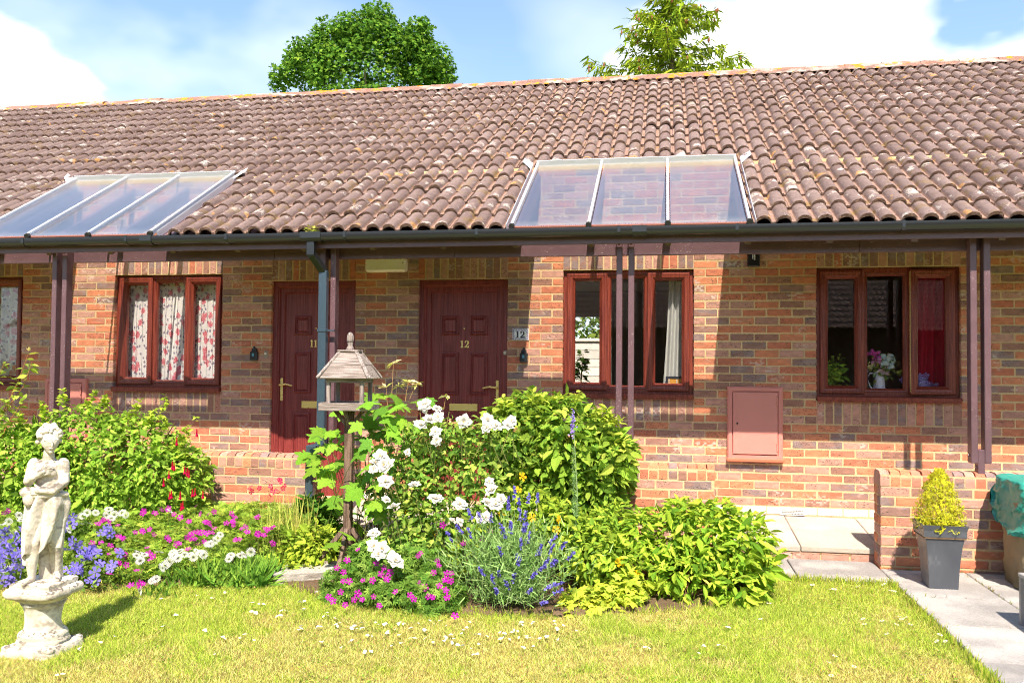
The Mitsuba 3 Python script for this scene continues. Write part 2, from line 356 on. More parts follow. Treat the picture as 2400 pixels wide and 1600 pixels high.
def brick_piece(m, x0, x1, y0, y1, z0, z1, t, r=None, jit=.0015):
    e = np.clip(rng.normal(0, jit, 6), -.003, .0018); r = rng.random() if r is None else r
    m.box(x0 + e[0], x1 + e[1], y0 + e[2], y1, z0 + e[4], z1 + e[5], bev=.0045, uv=(t, r))
ctr = np.array([((a + b) / 2, 0, (c + d) / 2) for a, b, c, d, _ in rects]); pj = project(ctr)
def size(i):
    a, b, c, d, k = rects[i]; u, v, w = pj[i]
    if not (0 < u < 2400 and 0 < v < 1600) or k == 'plinth' or d > 2.5: return 0
    if u < 500 and v > 960 or (740 < u < 1480 and v > 950): return 0            # behind the shrubs
    return (b - a) * (d - c) / w ** 2
order = sorted(range(len(rects)), key=size, reverse=True)
first300 = set(order[:300]); rest, plinth = MB(), MB((.70, .67, .62))
for i, (a, b, c, d, k) in enumerate(rects):
    dep = .1 if any(abs(a - o[1]) < .02 or abs(b - o[0]) < .02 or (k == 'soldier') for o in OPEN.values()) else .03
    if k == 'plinth': plinth.box(a, b, rng.normal(-.001, .001), dep, c, d, bev=.004); continue
    if i in first300:
        m = MB(); brick_piece(m, a, b, 0, dep, c, d, tone(k)); put('brick', m, 'brick', data='u', parent=TER + '__wall')
    else: brick_piece(rest, a, b, 0, dep, c, d, tone(k))
scene[TER + '__wall__brickwork'] = mikit.ply(rest.mesh(), 'brick', False, uv=np.vstack(rest.U)); labels[TER + '__wall__brickwork'] = {'kind': 'stuff'}
put('plinth', plinth, 'matte', data='c', parent=TER, label='white painted brick course at the foot of the wall')
v = MB((.72, .70, .66)); v.box(6.735, 6.955, -.012, .01, .004, .062, bev=.003)
for k in range(3): v.box(6.75, 6.94, -.0135, -.011, .016 + k * .014, .021 + k * .014, col=(.05, .05, .05))
put('air_vent', v, 'matte', data='c', parent=TER, label='white slotted air brick low in the wall')

# rooms behind the glass: closed boxes seen from inside
def room(x0, x1, y1, hole=None):
    m = MB((.46, .43, .38)); y0, z0, z1 = .286, .0, 2.62
    v = np.array([(x0, y0, z0), (x1, y0, z0), (x1, y1, z0), (x0, y1, z0), (x0, y0, z1), (x1, y0, z1), (x1, y1, z1), (x0, y1, z1)])
    m.add(v, [(0, 1, 2, 3)], (.17, .12, .09)); m.add(v, [(4, 7, 6, 5)], (.6, .59, .56)); m.add(v, [(0, 3, 7, 4), (1, 5, 6, 2)])
    if hole is None: m.add(v, [(3, 2, 6, 7)])
    else:
        a, b, c = hole
        for q in ((x0, a, z0, z1), (b, x1, z0, z1), (a, b, c, z1)): m.add([(q[0], y1, q[2]), (q[1], y1, q[2]), (q[1], y1, q[3]), (q[0], y1, q[3])], [(0, 1, 2, 3)])
    put('room', m, 'matte', data='c', parent=TER)
room(-3.6, 1.68, 5.0); room(3.95, 6.62, 6.70, (4.05, 4.80, 2.2)); room(6.70, 10.6, 4.6)

# ---- windows
def unit_frame(w, x0, x1):
    """The fixed frame, sill and three lights of a casement window; returns the light edges."""
    m = MB(); m.ring(x0, x1, 1.088, 2.25, [(0, .14), (0, .052), (.040, .052), (.046, .070), (.046, .14)])
    a, b = x0 + .405, x1 - .415
    for c in (a, b): m.box(c - .022, c + .022, .054, .14, 1.12, 2.215, bev=.006)
    put('frame', m, 'rosewood_upvc', parent=w)
    s = MB(); s.box(x0 + .002, x1 - .002, -.045, .10, 1.052, 1.0865, bev=.006); s.box(x0 + .004, x1 - .004, -.040, -.012, 1.036, 1.054, bev=.005)
    put('sill', s, 'rosewood_upvc', parent=w)
    m = MB(); m.ring(a + .020, b - .020, 1.132, 2.206, [(0, .10), (0, .058), (.012, .060), (.028, .078), (.028, .11)]); put('glazing_bead', m, 'rosewood_upvc', parent=w)
    return a, b
def pane(w, x0, x1, z0, z1, y=.088, xf=None):
    v = np.array([(x0, y, z0), (x1, y, z0), (x1, y, z1), (x0, y, z1)])
    put('pane', (xf(v) if xf else v, np.array([(0, 1, 2, 3)])), 'glass_pane', parent=w)
def sash(w, x0, x1, open_at=None, ang=0):
    def xf(v):
        c, s = math.cos(ang), math.sin(ang); q = np.array(v, float); dx, dy = q[:, 0] - open_at, q[:, 1] - .05
        q[:, 0], q[:, 1] = open_at + c * dx - s * dy, .05 + s * dx + c * dy; return q
    f = xf if open_at is not None else None
    m = MB(); m.ring(x0, x1, 1.110, 2.228, [(0, .085), (0, .030), (.008, .024), (.022, .024), (.026, .028), (.046, .030), (.052, .036), (.074, .062), (.074, .10)], xf=f)
    put('sash', m, 'rosewood_upvc', parent=w)
    pane(w, x0 + .07, x1 - .07, 1.18, 2.16, xf=f)
    return f
def window(o, label):
    x0, x1 = OPEN[o][:2]; w = numbered(TER + '__window'); labels[w] = {'label': label}
    a, b = unit_frame(w, x0, x1)
    sash(w, x0 + .035, a + .012)
    if o == 'wr':
        f = sash(w, b - .012, x1 - .035, x1 - .035, math.radians(7))
        m = MB((.50, .38, .16)); q = MB(); q.box(b - .0132, b - .0115, .030, .055, 1.13, 2.21); m.add(f(q.mesh()[0]), q.mesh()[1]); put('edge_strip', m, 'satin', data='c', parent=w, label='brass coloured edge of the casement that stands ajar')
    else: sash(w, b - .012, x1 - .035)
    pane(w, a + .04, b - .04, 1.15, 2.19)
    return w, a, b
WF = window('wf', 'far left window with floral curtain, mostly outside the picture')[0]
WL, la, lb = window('wl', 'sunlit rosewood window with floral vertical blinds')
WM, ma, mb_ = window('wm', 'rosewood window behind the twin posts beside door twelve')
WR, ra, rb = window('wr', 'shaded rosewood window with a jug of flowers and one casement ajar')

# ---- doors
def door(o, num, hinge_left, label):
    x0, x1, zb, zt, _ = OPEN[o]; d = numbered(TER + '__door'); labels[d] = {'label': label}
    m = MB(); m.ring(x0, x1, zb - .1, zt, [(0, .16), (0, .042), (.046, .042), (.054, .056), (.062, .058), (.070, .088), (.070, .16)]); put('frame', m, 'door_upvc', parent=d)
    m = MB(); m.ring(x0 + .066, x1 - .066, zb - .05, zt - .066, [(0, .14), (0, .076), (.042, .076), (.052, .096), (.10, .096), (.10, .14)])
    m.box(x0 + .10, x1 - .10, .0955, .14, zb, zt - .1)
    put('leaf_panel', m, 'door_upvc', parent=d)
    for xa, xb, za, zc in ((.214, .400, 1.632, 1.828), (.505, .691, 1.632, 1.828), (.214, .400, 1.042, 1.466), (.505, .691, 1.042, 1.466), (.214, .400, .14, .845), (.505, .691, .14, .845)):
        q = MB(); a, b = x0 + xa - .006, x0 + xb - .006
        q.ring(a, b, za, zc, [(0, .096), (.005, .080), (.014, .078), (.022, .0935), (.028, .094), (.046, .080)])
        q.box(a + .046, b - .046, .080, .096, za + .046, zc - .046); put('moulded_panel', q, 'door_upvc', parent=d)
    m = MB(); m.ring(x0 + .305, x0 + .585, .893, .962, [(0, .096), (0, .080), (.012, .080), (.014, .085), (.014, .09)]); m.box(x0 + .318, x0 + .572, .086, .092, .906, .949)
    put('letter_plate', m, 'brass', smooth=False, parent=d, label='brass letter plate')
    hx = x0 + .088 if not hinge_left else x0 + .785; sg = 1 if not hinge_left else -1; hy = .072
    m = MB(); m.box(hx - .015, hx + .015, hy, .092, .962, 1.195, bev=.005)
    m.tube([(hx, hy, 1.125), (hx, hy - .045, 1.125), (hx + sg * .02, hy - .055, 1.127), (hx + sg * .07, hy - .052, 1.133), (hx + sg * .135, hy - .047, 1.118)], [.011, .010, .010, .009, .007], 8)
    m.tube([(hx, hy + .002, 1.03), (hx, hy - .008, 1.03)], .009, 8)
    put('handle', m, 'brass', parent=d, label='brass lever handle on a long back plate')
    tm = serif_number(num); s = .072
    v, f = tm; v = v * s + np.array([x0 + (.418 if num == '11' else .450) - .5 * s * (v[:, 0].max()), 0, 1.512]); v = np.stack([v[:, 0], .0945 - (v[:, 1]) * .25, v[:, 2]], 1)
    put('number', (v, f), 'brass', parent=d, label=f'brass house number {num}')
    m = MB(); c, y, z = (x0 + .446, .09, 1.70); m.tube([(c, .097, z), (c, .086, z)], .007, 8); put('spy_hole', m, 'brass', parent=d)
def serif_number(text):
    """Bold seriffed numerals, unit height, standing in the xz plane, 0..1 thick in y."""
    P = {'1': [[(.05, 0), (.47, 0), (.47, .07), (.36, .09), (.36, 1), (.24, 1), (.04, .86), (.04, .78), (.16, .80), (.16, .09), (.05, .07)]],
         '2': [[(.04, 0), (.62, 0), (.66, .28), (.58, .28), (.52, .17), (.30, .17), (.50, .40), (.62, .56), (.64, .72), (.58, .88), (.44, .98), (.28, 1), (.13, .95), (.05, .82), (.06, .70), (.14, .64), (.22, .66), (.25, .74), (.22, .82), (.27, .90), (.36, .90), (.43, .83), (.44, .70), (.38, .54), (.22, .32), (.04, .12)]]}
    x, parts = 0, []
    for ch in text:
        for poly in P[ch]:
            pl = Polygon([(a + x, b) for a, b in poly]).buffer(0)
            m = trimesh.creation.extrude_polygon(pl if pl.geom_type == 'Polygon' else max(pl.geoms, key=lambda g: g.area), .06, engine='earcut'); parts.append(m)
        x += .58 if ch == '1' else .74
    m = trimesh.util.concatenate(parts); v = np.array(m.vertices)
    return np.stack([v[:, 0], v[:, 2], v[:, 1]], 1), np.array(m.faces)[:, ::-1]
door('d11', '11', False, 'dark red panelled front door numbered 11 behind the downpipe')
door('d12', '12', True, 'dark red panelled front door numbered 12 above the rose bush')

# ---- roof
RP = math.radians(30); RC, RS = math.cos(RP), math.sin(RP); RY, RZ = -1.37, 2.475; SL = 5.46; GAUGE = .3265
def rf(x, s, n):
    x, s, n = np.broadcast_arrays(np.asarray(x, float), s, n)
    return np.stack([x, RY + s * RC - n * RS, RZ + s * RS + n * RC], -1)
XR0, XR1 = -5.7, 11.4
SKY = [(-.53, 1.345), (4.445, 6.375)]
deck = sbox(XR0, .03, XR1, SL)
for a, b in SKY: deck = deck.difference(sbox(a + .065, -.1, b - .065, 1.70))
dv, df = extrude(deck, .02, lambda v: rf(v[:, 0], v[:, 1], v[:, 2] - .075))
put('roof', (dv, df), 'painted_timber', parent=TER, label='brown concrete pantile roof with pale lichen')
bd = MB(); a = rf(0, SL, -.06)
bd.add([(XR0, a[1], a[2]), (XR1, a[1], a[2]), (XR1, a[1] + 3.9, a[2] - 2.25), (XR0, a[1] + 3.9, a[2] - 2.25)], [(0, 1, 2, 3)], (.25, .16, .13))
put('rear_slope', bd, 'matte', data='c', parent=TER)
back = MB((.45, .3, .22)); back.box(XW0, 4.05, 6.71, 6.9, -.2, 2.9); back.box(4.80, XW1, 6.71, 6.9, -.2, 2.9); back.box(4.05, 4.80, 6.71, 6.9, 2.2, 2.9); put('rear_wall', back, 'matte', data='c', parent=TER)

def tile(rolls=2):
    """(vertices, faces, uv.x) of a pantile of one or two rolls, nose at s=0."""
    P = .15; xs, hs = [], []
    for k in range(rolls):
        for d in np.concatenate([[-.075, -.064, -.058], np.linspace(-.053, .053, 9), [.058, .064]]):
            h = .052 * math.sqrt(max(0, 1 - (d / .058) ** 2)); 
            if k == 1 and .0 < d < .054: h += .004
            if k == 1 and d > .05: h -= .0
            xs.append(k * P + .075 + d); hs.append(h)
    xs.append(rolls * P); hs.append(0.0)
    xs, hs = np.array(xs), np.array(hs); N = len(xs)
    def row(s, n, dz): return np.stack([xs, np.full(N, s), hs + n + dz], 1)
    nose, tail, th = .031, .0, .026
    v = np.vstack([row(0.006, nose, 0), row(.40, tail, 0), row(0, nose, -.002), row(0.0, nose, -th - .001), row(.0, nose, -th), row(.05, nose, -th)])
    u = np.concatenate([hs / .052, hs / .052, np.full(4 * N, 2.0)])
    i = np.arange(N - 1); f = []
    for a, b in ((0, 1), (2, 0), (3, 2), (5, 4)): f.append(np.stack([a * N + i, a * N + i + 1, b * N + i + 1, b * N + i], 1))
    return v, np.vstack(f), u
TL = {1: tile(1), 2: tile(2)}
tiles = []
C0 = -.53 - 18 * .30
for r in range(17):
    for c in range(58):
        x = C0 + c * .30
        if x > XR1 - .3 or x < XR0: continue
        spans = [(x, 2)]
        if r < 5:
            for a, b in SKY:
                nx = []
                for xx, k in spans:
                    ok = [xx + q * .15 + .15 <= a + .035 or xx + q * .15 >= b - .035 for q in range(k)]
                    if all(ok): nx.append((xx, k))
                    else: nx += [(xx + q * .15, 1) for q in range(k) if ok[q]]
                spans = nx
        tiles += [(r, xx, k) for xx, k in spans]
tp = project(np.array([rf(x + .075 * k, r * GAUGE + .16, 0) for r, x, k in tiles]))
def tsize(i): u, v, w = tp[i]; return (tiles[i][2] / w ** 2) if -20 < u < 2420 and 0 < v < 1600 else 0
order = sorted(range(len(tiles)), key=tsize, reverse=True); chosen = set(order[:300]); restT = MB()
for i, (r, x, k) in enumerate(tiles):
    v, f, u = TL[k]; j = rng.normal(0, 1, 5); yaw = j[0] * .008
    w = v.copy(); w[:, 0] -= .15; w = np.stack([w[:, 0] - yaw * w[:, 1], w[:, 1] + yaw * w[:, 0], w[:, 2] + .004 * j[4] * (w[:, 1] < .2)], 1); w[:, 0] += .15
    if r == 16: w[:, 1] = np.minimum(w[:, 1], .22)
    P = rf(x + w[:, 0] + .002 * j[1], r * GAUGE + w[:, 1] + .005 * j[2], w[:, 2] - .054 + .0015 * j[3])
    uv = np.stack([u, np.full(len(u), rng.random())], 1)
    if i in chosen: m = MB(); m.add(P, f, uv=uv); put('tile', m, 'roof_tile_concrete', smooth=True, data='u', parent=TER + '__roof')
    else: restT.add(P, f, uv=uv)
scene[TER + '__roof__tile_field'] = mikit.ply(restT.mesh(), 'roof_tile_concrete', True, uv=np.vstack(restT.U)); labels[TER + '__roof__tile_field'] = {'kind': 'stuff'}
# ridge: half-round tiles on pale mortar
ry, rz = rf(0, SL, 0)[1:]
mm = MB(); x = XR0
xs = np.arange(XR0, XR1, .15)
pts = []
for xx in xs: pts.append((xx, ry - .14 + rng.normal(0, .012), rz - .075)); 
v = np.array(pts); vv = np.vstack([v, v + (0, .10, .09), v + (0, .3, .05)]); n = len(v); i = np.arange(n - 1)
mm.add(vv, np.vstack([np.stack([i, i + 1, n + i + 1, n + i], 1), np.stack([n + i, n + i + 1, 2 * n + i + 1, 2 * n + i], 1)]))
put('ridge_mortar', mm, 'ridge_concrete', parent=TER)
x = XR0
while x < XR1 - .45:
    m = MB(); th = np.linspace(-.15, math.pi + .15, 11); rr = .108; L = .445
    dz = rng.normal(0, .006); e = rng.normal(0, .006)
    prof = np.stack([np.cos(th) * rr, np.sin(th) * rr * .82], 1); inn = prof * .86
    v = []
    for xx, sc in ((x, 1.0), (x + L, 1.0)):
        for pf in (prof, inn): v += [(xx, ry + .02 - p[0] * sc + e, rz - .055 + p[1] * sc + dz) for p in pf]
    v = np.array(v); n = 11; i = np.arange(n - 1); o0, i0, o1, i1 = 0, n, 2 * n, 3 * n
    m.add(v, np.vstack([np.stack([o0 + i, o0 + i + 1, o1 + i + 1, o1 + i], 1), np.stack([o0 + i, i0 + i, i0 + i + 1, o0 + i + 1], 1), np.stack([o1 + i, o1 + i + 1, i1 + i + 1, i1 + i], 1)]))
    put('ridge_tile', m, 'ridge_concrete', smooth=40, parent=TER); x += .455

# patent glazing let into the overhang
for gi, (a, b) in enumerate(SKY):
    k = numbered(TER + '__skylight'); labels[k] = {'label': ('left' if gi == 0 else 'right') + ' roof glazing of three panes in white metal bars'}
    bars = [a + .04 + t * (b - a - .08) / 3 for t in range(4)]
    for t, xb in enumerate(bars):
        m = MB(); m.bar(rf(xb, -.035, .002), rf(xb, 1.66, .002), .052, .018, bev=.003, up=(1, 0, 0)); m.bar(rf(xb, -.035, .016), rf(xb, 1.65, .016), .020, .022, bev=.004, up=(1, 0, 0))
        for q in (.28, .75, 1.2): m.bar(rf(xb, q, .025), rf(xb, q, .032), .012, .012)
        put('glazing_bar', m, 'aluminium', parent=k)
        m = MB((.03, .03, .03)); m.tube([rf(xb, -.06, .004), rf(xb, -.03, .004)], .024, 8); put('bar_end', m, 'matte', data='c', parent=k)
    for t in range(3):
        v = np.array([rf(bars[t] + .02, -.03, -.006), rf(bars[t + 1] - .02, -.03, -.006), rf(bars[t + 1] - .02, 1.60, -.006), rf(bars[t] + .02, 1.60, -.006)])
        put('pane', (v, np.array([(0, 1, 2, 3)])), 'double_glazing', parent=k)
        put('inner_pane', (v - (0, -.008, .014), np.array([(0, 1, 2, 3)])), 'double_glazing', parent=k)
        m = MB(); m.add(v + (0, -.002, .0035), [(0, 1, 2, 3)], uv=[(0, 0), (1, 0), (1, 1), (0, 1)]); put('dust_film', m, 'dusty_glass', data='u', parent=k)
    m = MB(); m.bar(rf(a + .03, 1.60, .004), rf(b - .03, 1.60, .004), .012, .085, up=(0, -RS, RC)); m.bar(rf(a + .03, 1.648, .014), rf(b - .03, 1.648, .014), .03, .03, up=(0, -RS, RC))
    for xx, d in ((a - .01, -1), (b + .01, 1)):
        v = np.array([rf(xx, 1.50, -.01), rf(xx, 1.64, .012), rf(xx + d * .09, 1.69, .05), rf(xx + d * .10, 1.62, .035)]); m.add(v, [(0, 1, 2, 3)])
        m.bar(rf(xx, -.02, -.02), rf(xx, 1.6, -.02), .06, .004, up=(1, 0, 0))
    put('head_flashing', m, 'aluminium', parent=k)
    m = MB((.25, .10, .07)); m.bar(rf(a + .05, -.02, -.026), rf(b - .05, -.02, -.026), .03, .03, up=(0, -RS, RC)); put('sill_batten', m, 'matte', data='c', parent=k)

# gutter, fascia, rafters, beam, posts
gp = np.array([(-1.318, 2.434), (-1.318, 2.376), (-1.335, 2.364), (-1.385, 2.364), (-1.412, 2.372), (-1.424, 2.392), (-1.424, 2.434), (-1.418, 2.434), (-1.418, 2.394), (-1.405, 2.378), (-1.383, 2.371), (-1.336, 2.371), (-1.325, 2.38), (-1.325, 2.434)])
def prism_x(x0, x1, prof, flip=False):
    n = len(prof); v = np.array([(x, y, z) for x in (x0, x1) for y, z in prof]); i = np.arange(n)
    f = np.stack([i, (i + 1) % n, n + (i + 1) % n, n + i], 1)
    from shapely.geometry import Polygon as Pg
    tv, tf = trimesh.creation.triangulate_polygon(Pg(prof), engine='earcut')
    lut = [int(np.argmin(((np.asarray(prof) - t) ** 2).sum(1))) for t in tv]; tf = np.array([[lut[a] for a in t] for t in tf])
    return v, np.vstack([f[:, [0, 1, 2]], f[:, [0, 2, 3]], tf, tf[:, ::-1] + n])
put('gutter', prism_x(-5.6, 11.3, gp), 'black_pvc', smooth=35, parent=TER, label='black plastic gutter along the eaves')
def grow(prof, d): c = prof.mean(0); return c + (prof - c) * (1 + d)
go = gp[:7]
for xb in [-3.0, -1.4, .07, 1.08, 2.02, 3.08, 4.20, 5.34, 6.24, 7.44, 8.36, 9.4]:
    m = MB(); pr = np.vstack([go + [(0.002, 0), (.002, -.004), (0, -.005), (0, -.005), (-.003, -.005), (-.005, -.002), (-.005, .006)]]); pr = np.vstack([pr, (go + [(0.0, 0)] * 7)[::-1]])
    m.add(*prism_x(xb - .012, xb + .012, pr)); put('gutter_bracket', m, 'black_pvc', parent=TER)
for xb in (1.27, 2.78, 5.50): 
    m = MB(); pr = np.vstack([go + [(0.002, 0), (.002, -.005), (0, -.007), (0, -.007), (-.004, -.007), (-.007, -.002), (-.007, .007)], go[::-1]]); w_ = .055 if xb != 2.78 else .09
    m.add(*prism_x(xb - w_, xb + w_, pr)); put('gutter_union', m, 'black_pvc', parent=TER)
m = MB(); m.box(-5.6, 11.3, -1.314, -1.290, 2.315, 2.45, bev=.002); put('fascia', m, 'painted_timber', parent=TER)
k0 = 5.107 - 17 * .614
for i in range(27):
    xr = k0 + i * .614 - .0
    if xr < -5.4 or xr > 11: continue
    m = MB(); m.bar(rf(xr, .03, -.155), rf(xr, 1.66, -.155), .12, .047, up=(1, 0, 0)); put('rafter', m, 'painted_timber', parent=TER)
for xa, xb in ((-5.5, -.9), (-.897, 2.30), (2.303, 3.93), (3.933, 7.20), (7.203, 11.2)):
    m = MB(); e = rng.normal(0, .0015); m.box(xa, xb, -1.080 + e, -1.032, 2.252 + e, 2.47, bev=.003); put('beam', m, 'painted_timber', parent=TER)
def posts(xs_, gap=True):
    p = numbered(TER + '__post'); labels[p] = {'label': 'twin timber veranda post bolted to the beam'}
    for xa in xs_:
        m = MB(); m.box(xa, xa + .047, -1.172, -1.0825, .632, 2.41, bev=.004); put('upright', m, 'painted_timber', parent=p)
        for z in (2.35,): m = MB(); m.tube([(xa + .023, -1.173, z), (xa + .023, -1.186, z)], .012, 6); put('bolt', m, 'painted_timber', parent=p)
    m = MB(); m.box(xs_[0] + .0475, xs_[1] - .0005, -1.168, -1.09, .552, .735, bev=.003); put('foot_block', m, 'painted_timber', parent=p)
    m = MB(); m.tube([(xs_[0] - .001, -1.125, .69), (xs_[0] - .010, -1.125, .69)], .012, 6); m.tube([(xs_[0] + .046, -1.13, .60), (xs_[0] + .038, -1.13, .60)], .012, 6); put('foot_bolt', m, 'painted_timber', parent=p)
posts((.175, .277)); posts((5.309, 5.405)); posts((7.977, 8.073)); posts((2.764, 2.861))
# downpipe
D = numbered(TER + '__downpipe'); labels[D] = {'label': 'dark square downpipe in front of the post beside door 11'}
m = MB(); m.bar((2.772, -1.375, 2.365), (2.772, -1.375, 2.245), .068, .068, bev=.006, up=(0, 1, 0)); put('outlet', m, 'black_pvc', parent=D)
m = MB(); m.bar((2.772, -1.375, 2.265), (2.828, -1.235, 2.125), .060, .060, bev=.006, up=(1, 0, 0)); put('swan_neck', m, 'black_pvc', parent=D)
m = MB(); m.box(2.793, 2.863, -1.270, -1.205, .665, 2.135, bev=.006); put('pipe', m, 'slate_pvc', parent=D)
m = MB(); m.box(2.788, 2.868, -1.275, -1.200, .66, .74, bev=.006); m.box(2.789, 2.867, -1.276, -1.199, 1.612, 1.636, bev=.003); m.box(2.867, 2.93, -1.25, -1.22, 1.618, 1.630); put('socket', m, 'slate_pvc', parent=D)
m = MB(); m.box(2.765, 2.862, -1.42, -1.20, .590, .664, bev=.008); put('offset_bend', m, 'slate_pvc', parent=D)
m = MB(); m.box(2.762, 2.830, -1.418, -1.352, -.19, .60, bev=.006); put('lower_pipe', m, 'slate_pvc', parent=D)
# ---------------------------------------------------------------- low veranda walls
def low_wall(key_label, xa, xb, end0=False, end1=False):
    k = thing('low_brick_wall', key_label, 'wall'); y0, y1, zt = -1.2, -.985, .447
    m = MB(); m.box(xa + .004, xb - .004, y0 + .0035, y1 - .0035, -.24, .53); put('mortar_core', m, 'mortar', parent=k)
    L, n = 2 * HB, 0
    for j in range(9):
        zb = zt - j * .075 - .01; za = zt - (j + 1) * .075
        x = xa - (0 if j % 2 == 0 else HB)
        while x < xb - .02:
            a, b = max(x, xa), min(x + L - J, xb)
            if b - a > .03:
                m = MB(); brick_piece(m, a, b, y0, y0 + .1, za, zb, tone('s')); put('brick', m, 'brick', data='u', parent=k)
            x += L
        for flag, xe, sg in ((end0, xa, 1), (end1, xb, -1)):
            if flag:
                m = MB(); brick_piece(m, min(xe, xe + sg * .1), max(xe, xe + sg * .1), y0 + .11, y1, za, zb, tone('s')); put('brick', m, 'brick', data='u', parent=k)
    # bullnose coping of bricks on edge
    R, z0, z1 = .062, zt, .560; prof = [(y0, z0)]
    for t in np.linspace(math.pi, math.pi / 2, 6): prof.append((y0 + R + R * math.cos(t), z1 - R + R * math.sin(t)))
    for t in np.linspace(math.pi / 2, 0, 6): prof.append((y1 - R + R * math.cos(t), z1 - R + R * math.sin(t)))
    prof.append((y1, z0)); prof = np.array(prof)[::-1]; x = xa
    while x < xb - .03:
        e = rng.normal(0, .002, 3); w = min(.0655, xb - x)
        v, f = prism_x(x + e[0], x + w + e[1] * .5, prof + (min(.0015, rng.normal(0, .0015)), e[2])); m = MB(); m.add(v, f, uv=(tone('s'), rng.random())); put('coping_brick', m, 'brick', data='u', parent=k); x += .0755
    return k
LW1 = low_wall('low brick wall with bullnose coping between the fuchsia and the downpipe', -1.6, 2.735, end1=True)
LW2 = low_wall('low brick wall under the middle twin posts, partly behind the hedge', 4.75, 6.09, end0=True, end1=True)
LW3 = low_wall('low brick wall behind the grey planter and the tarpaulin', 7.322, 9.6, end0=True)

# ---------------------------------------------------------------- patio and paths
def slab(parent, x0, x1, y0, y1, z0, z1, th=.045, warm=0.0, mat='concrete_slab'):
    v = _bev(((x1 - x0) / 2 - .003, (y1 - y0) / 2 - .003, th / 2), .006) + ((x0 + x1) / 2, (y0 + y1) / 2, -th / 2)
    v[:, 2] += z0 + (v[:, 1] - y0) / (y1 - y0) * (z1 - z0) + rng.normal(0, .002)
    m = MB(); m.add(v, _HF, uv=(warm, rng.random())); put('paving_slab', m, mat, data='u', parent=parent)
m = MB(); m.add([(-3, -.975, -.135), (9.6, -.975, -.135), (9.6, .02, -.05), (-3, .02, -.05)], [(0, 1, 2, 3)]); put('patio', m, 'mortar', kind='structure', label='raised paved veranda floor along the house wall')
xs_ = [-1.6, -.4, .6, 1.7635, 2.68, 3.3, 4.2, 4.95, 5.55, 6.16, 6.772, 7.384, 8.0, 8.6, 9.2]
for a, b in zip(xs_[:-1], xs_[1:]):
    slab('patio', a, b, -.45, -.004, -.036, -.002, warm=.75 + rng.uniform(-.1, .1)); slab('patio', a, b, -.985, -.45, -.078, -.036, warm=.75 + rng.uniform(-.1, .1))
m = MB(); m.box(2.74, 7.325, -.966, -.9, -.2, -.123); put('step_mortar', m, 'mortar', parent='patio')
x = 2.74
while x < 7.3:
    if x > 6.05 or x < 4.6: m = MB(); brick_piece(m, x, x + 2 * HB - J, -.972, -.88, -.20, -.124, rng.uniform(.4, .6)); put('step_brick', m, 'brick', data='u', parent='patio')
    x += 2 * HB
m = MB(); v = [(2.74, -1.66), (2.74, -.97), (7.33, -.97), (7.33, -1.3), (9.7, -1.3), (9.7, -6), (7.28, -6), (7.30, -1.66)]
m.add([(a, b, PZ - .035) for a, b in [(6.0, -1.66), (9.7, -1.66), (9.7, -.9), (6.0, -.9)]], [(0, 1, 2, 3)]); m.add([(a, b, PZ - .035) for a, b in [(7.28, -6.6), (9.7, -6.6), (9.7, -1.68), (7.28, -1.68)]], [(0, 1, 2, 3)])
put('path', m, 'bed_soil', kind='structure', label='grey concrete slab path turning round the corner of the lawn')
for i, x in enumerate(np.arange(2.74 + 5 * .6535, 7.25, .6535)): slab('path', x, x + .6535, -1.64, -.985, PZ, PZ)
for cx0, cx1 in ((7.315, 7.915), (7.915, 8.53), (8.53, 9.14)):
    ys = [-1.205, -1.345, -2.0, -2.655, -3.31, -3.965, -4.62, -5.275, -5.93]
    if cx0 > 8.5: ys = [-1.205, -1.75, -2.4, -3.05, -3.7]
    for a, b in zip(ys[1:], ys[:-1]): slab('path', cx0, cx1, a, b, PZ, PZ)

# ---------------------------------------------------------------- things on the wall
def cabinet(label, x0, x1, z0, z1):
    k = thing('meter_cabinet', label, 'meter box'); c = (.56, .215, .18)
    m = MB(c); m.ring(x0, x1, z0, z1, [(0, .01), (0, -.035), (.012, -.046), (.040, -.046), (.044, -.030), (.044, .01)]); m.box(x0 + .04, x1 - .04, -.030, 0, z0 + .04, z1 - .04)
    m.box(x0 - .006, x1 + .006, -.062, .0, z0 - .02, z0 + .012, bev=.006, col=(.50, .15, .085)); put('frame', m, 'satin_dull', data='c', parent=k)
    m = MB((.56, .22, .185)); m.box(x0 + .048, x1 - .048, -.052, -.032, z0 + .05, z1 - .05, bev=.004); put('door', m, 'satin_dull', data='c', parent=k)
    m = MB((.02, .02, .02)); m.tube([(x0 + .085, -.0525, z0 + .33), (x0 + .085, -.0555, z0 + .33)], .009, 8); put('lock', m, 'matte', data='c', parent=k)
    for z in (z1 - .13, z0 + .12): m = MB(c); m.tube([(x1 - .052, -.055, z - .04), (x1 - .052, -.055, z + .04)], .006, 6); put('hinge', m, 'satin_dull', data='c', parent=k)
M('satin_dull', **two({'type': 'principled', 'base_color': vc(), 'roughness': .55, 'specular': .4}))
cabinet('red brown meter cabinet on the wall between two windows', 6.268, 6.758, .50, 1.165)
cabinet('red brown meter cabinet half hidden behind the left posts', -.765, -.281, .50, 1.165)
k = thing('bulkhead_light', 'cream bulkhead light on the wall between the two doors', 'light')
m = MB((.86, .83, .74)); m.box(2.781, 3.199, -.085, .0, 2.252, 2.392, bev=.018); put('cover', m, 'satin', data='c', parent=k)
m = MB((.1, .08, .06)); m.box(3.165, 3.175, -.0865, -.08, 2.33, 2.345); put('catch', m, 'satin', data='c', parent=k)
k = thing('wall_lamp', 'small black wall lamp under the beam right of the middle window', 'light')
m = MB((.012, .012, .014)); m.box(6.445, 6.555, -.05, 0, 2.265, 2.43, bev=.008); put('back_box', m, 'satin', data='c', parent=k)
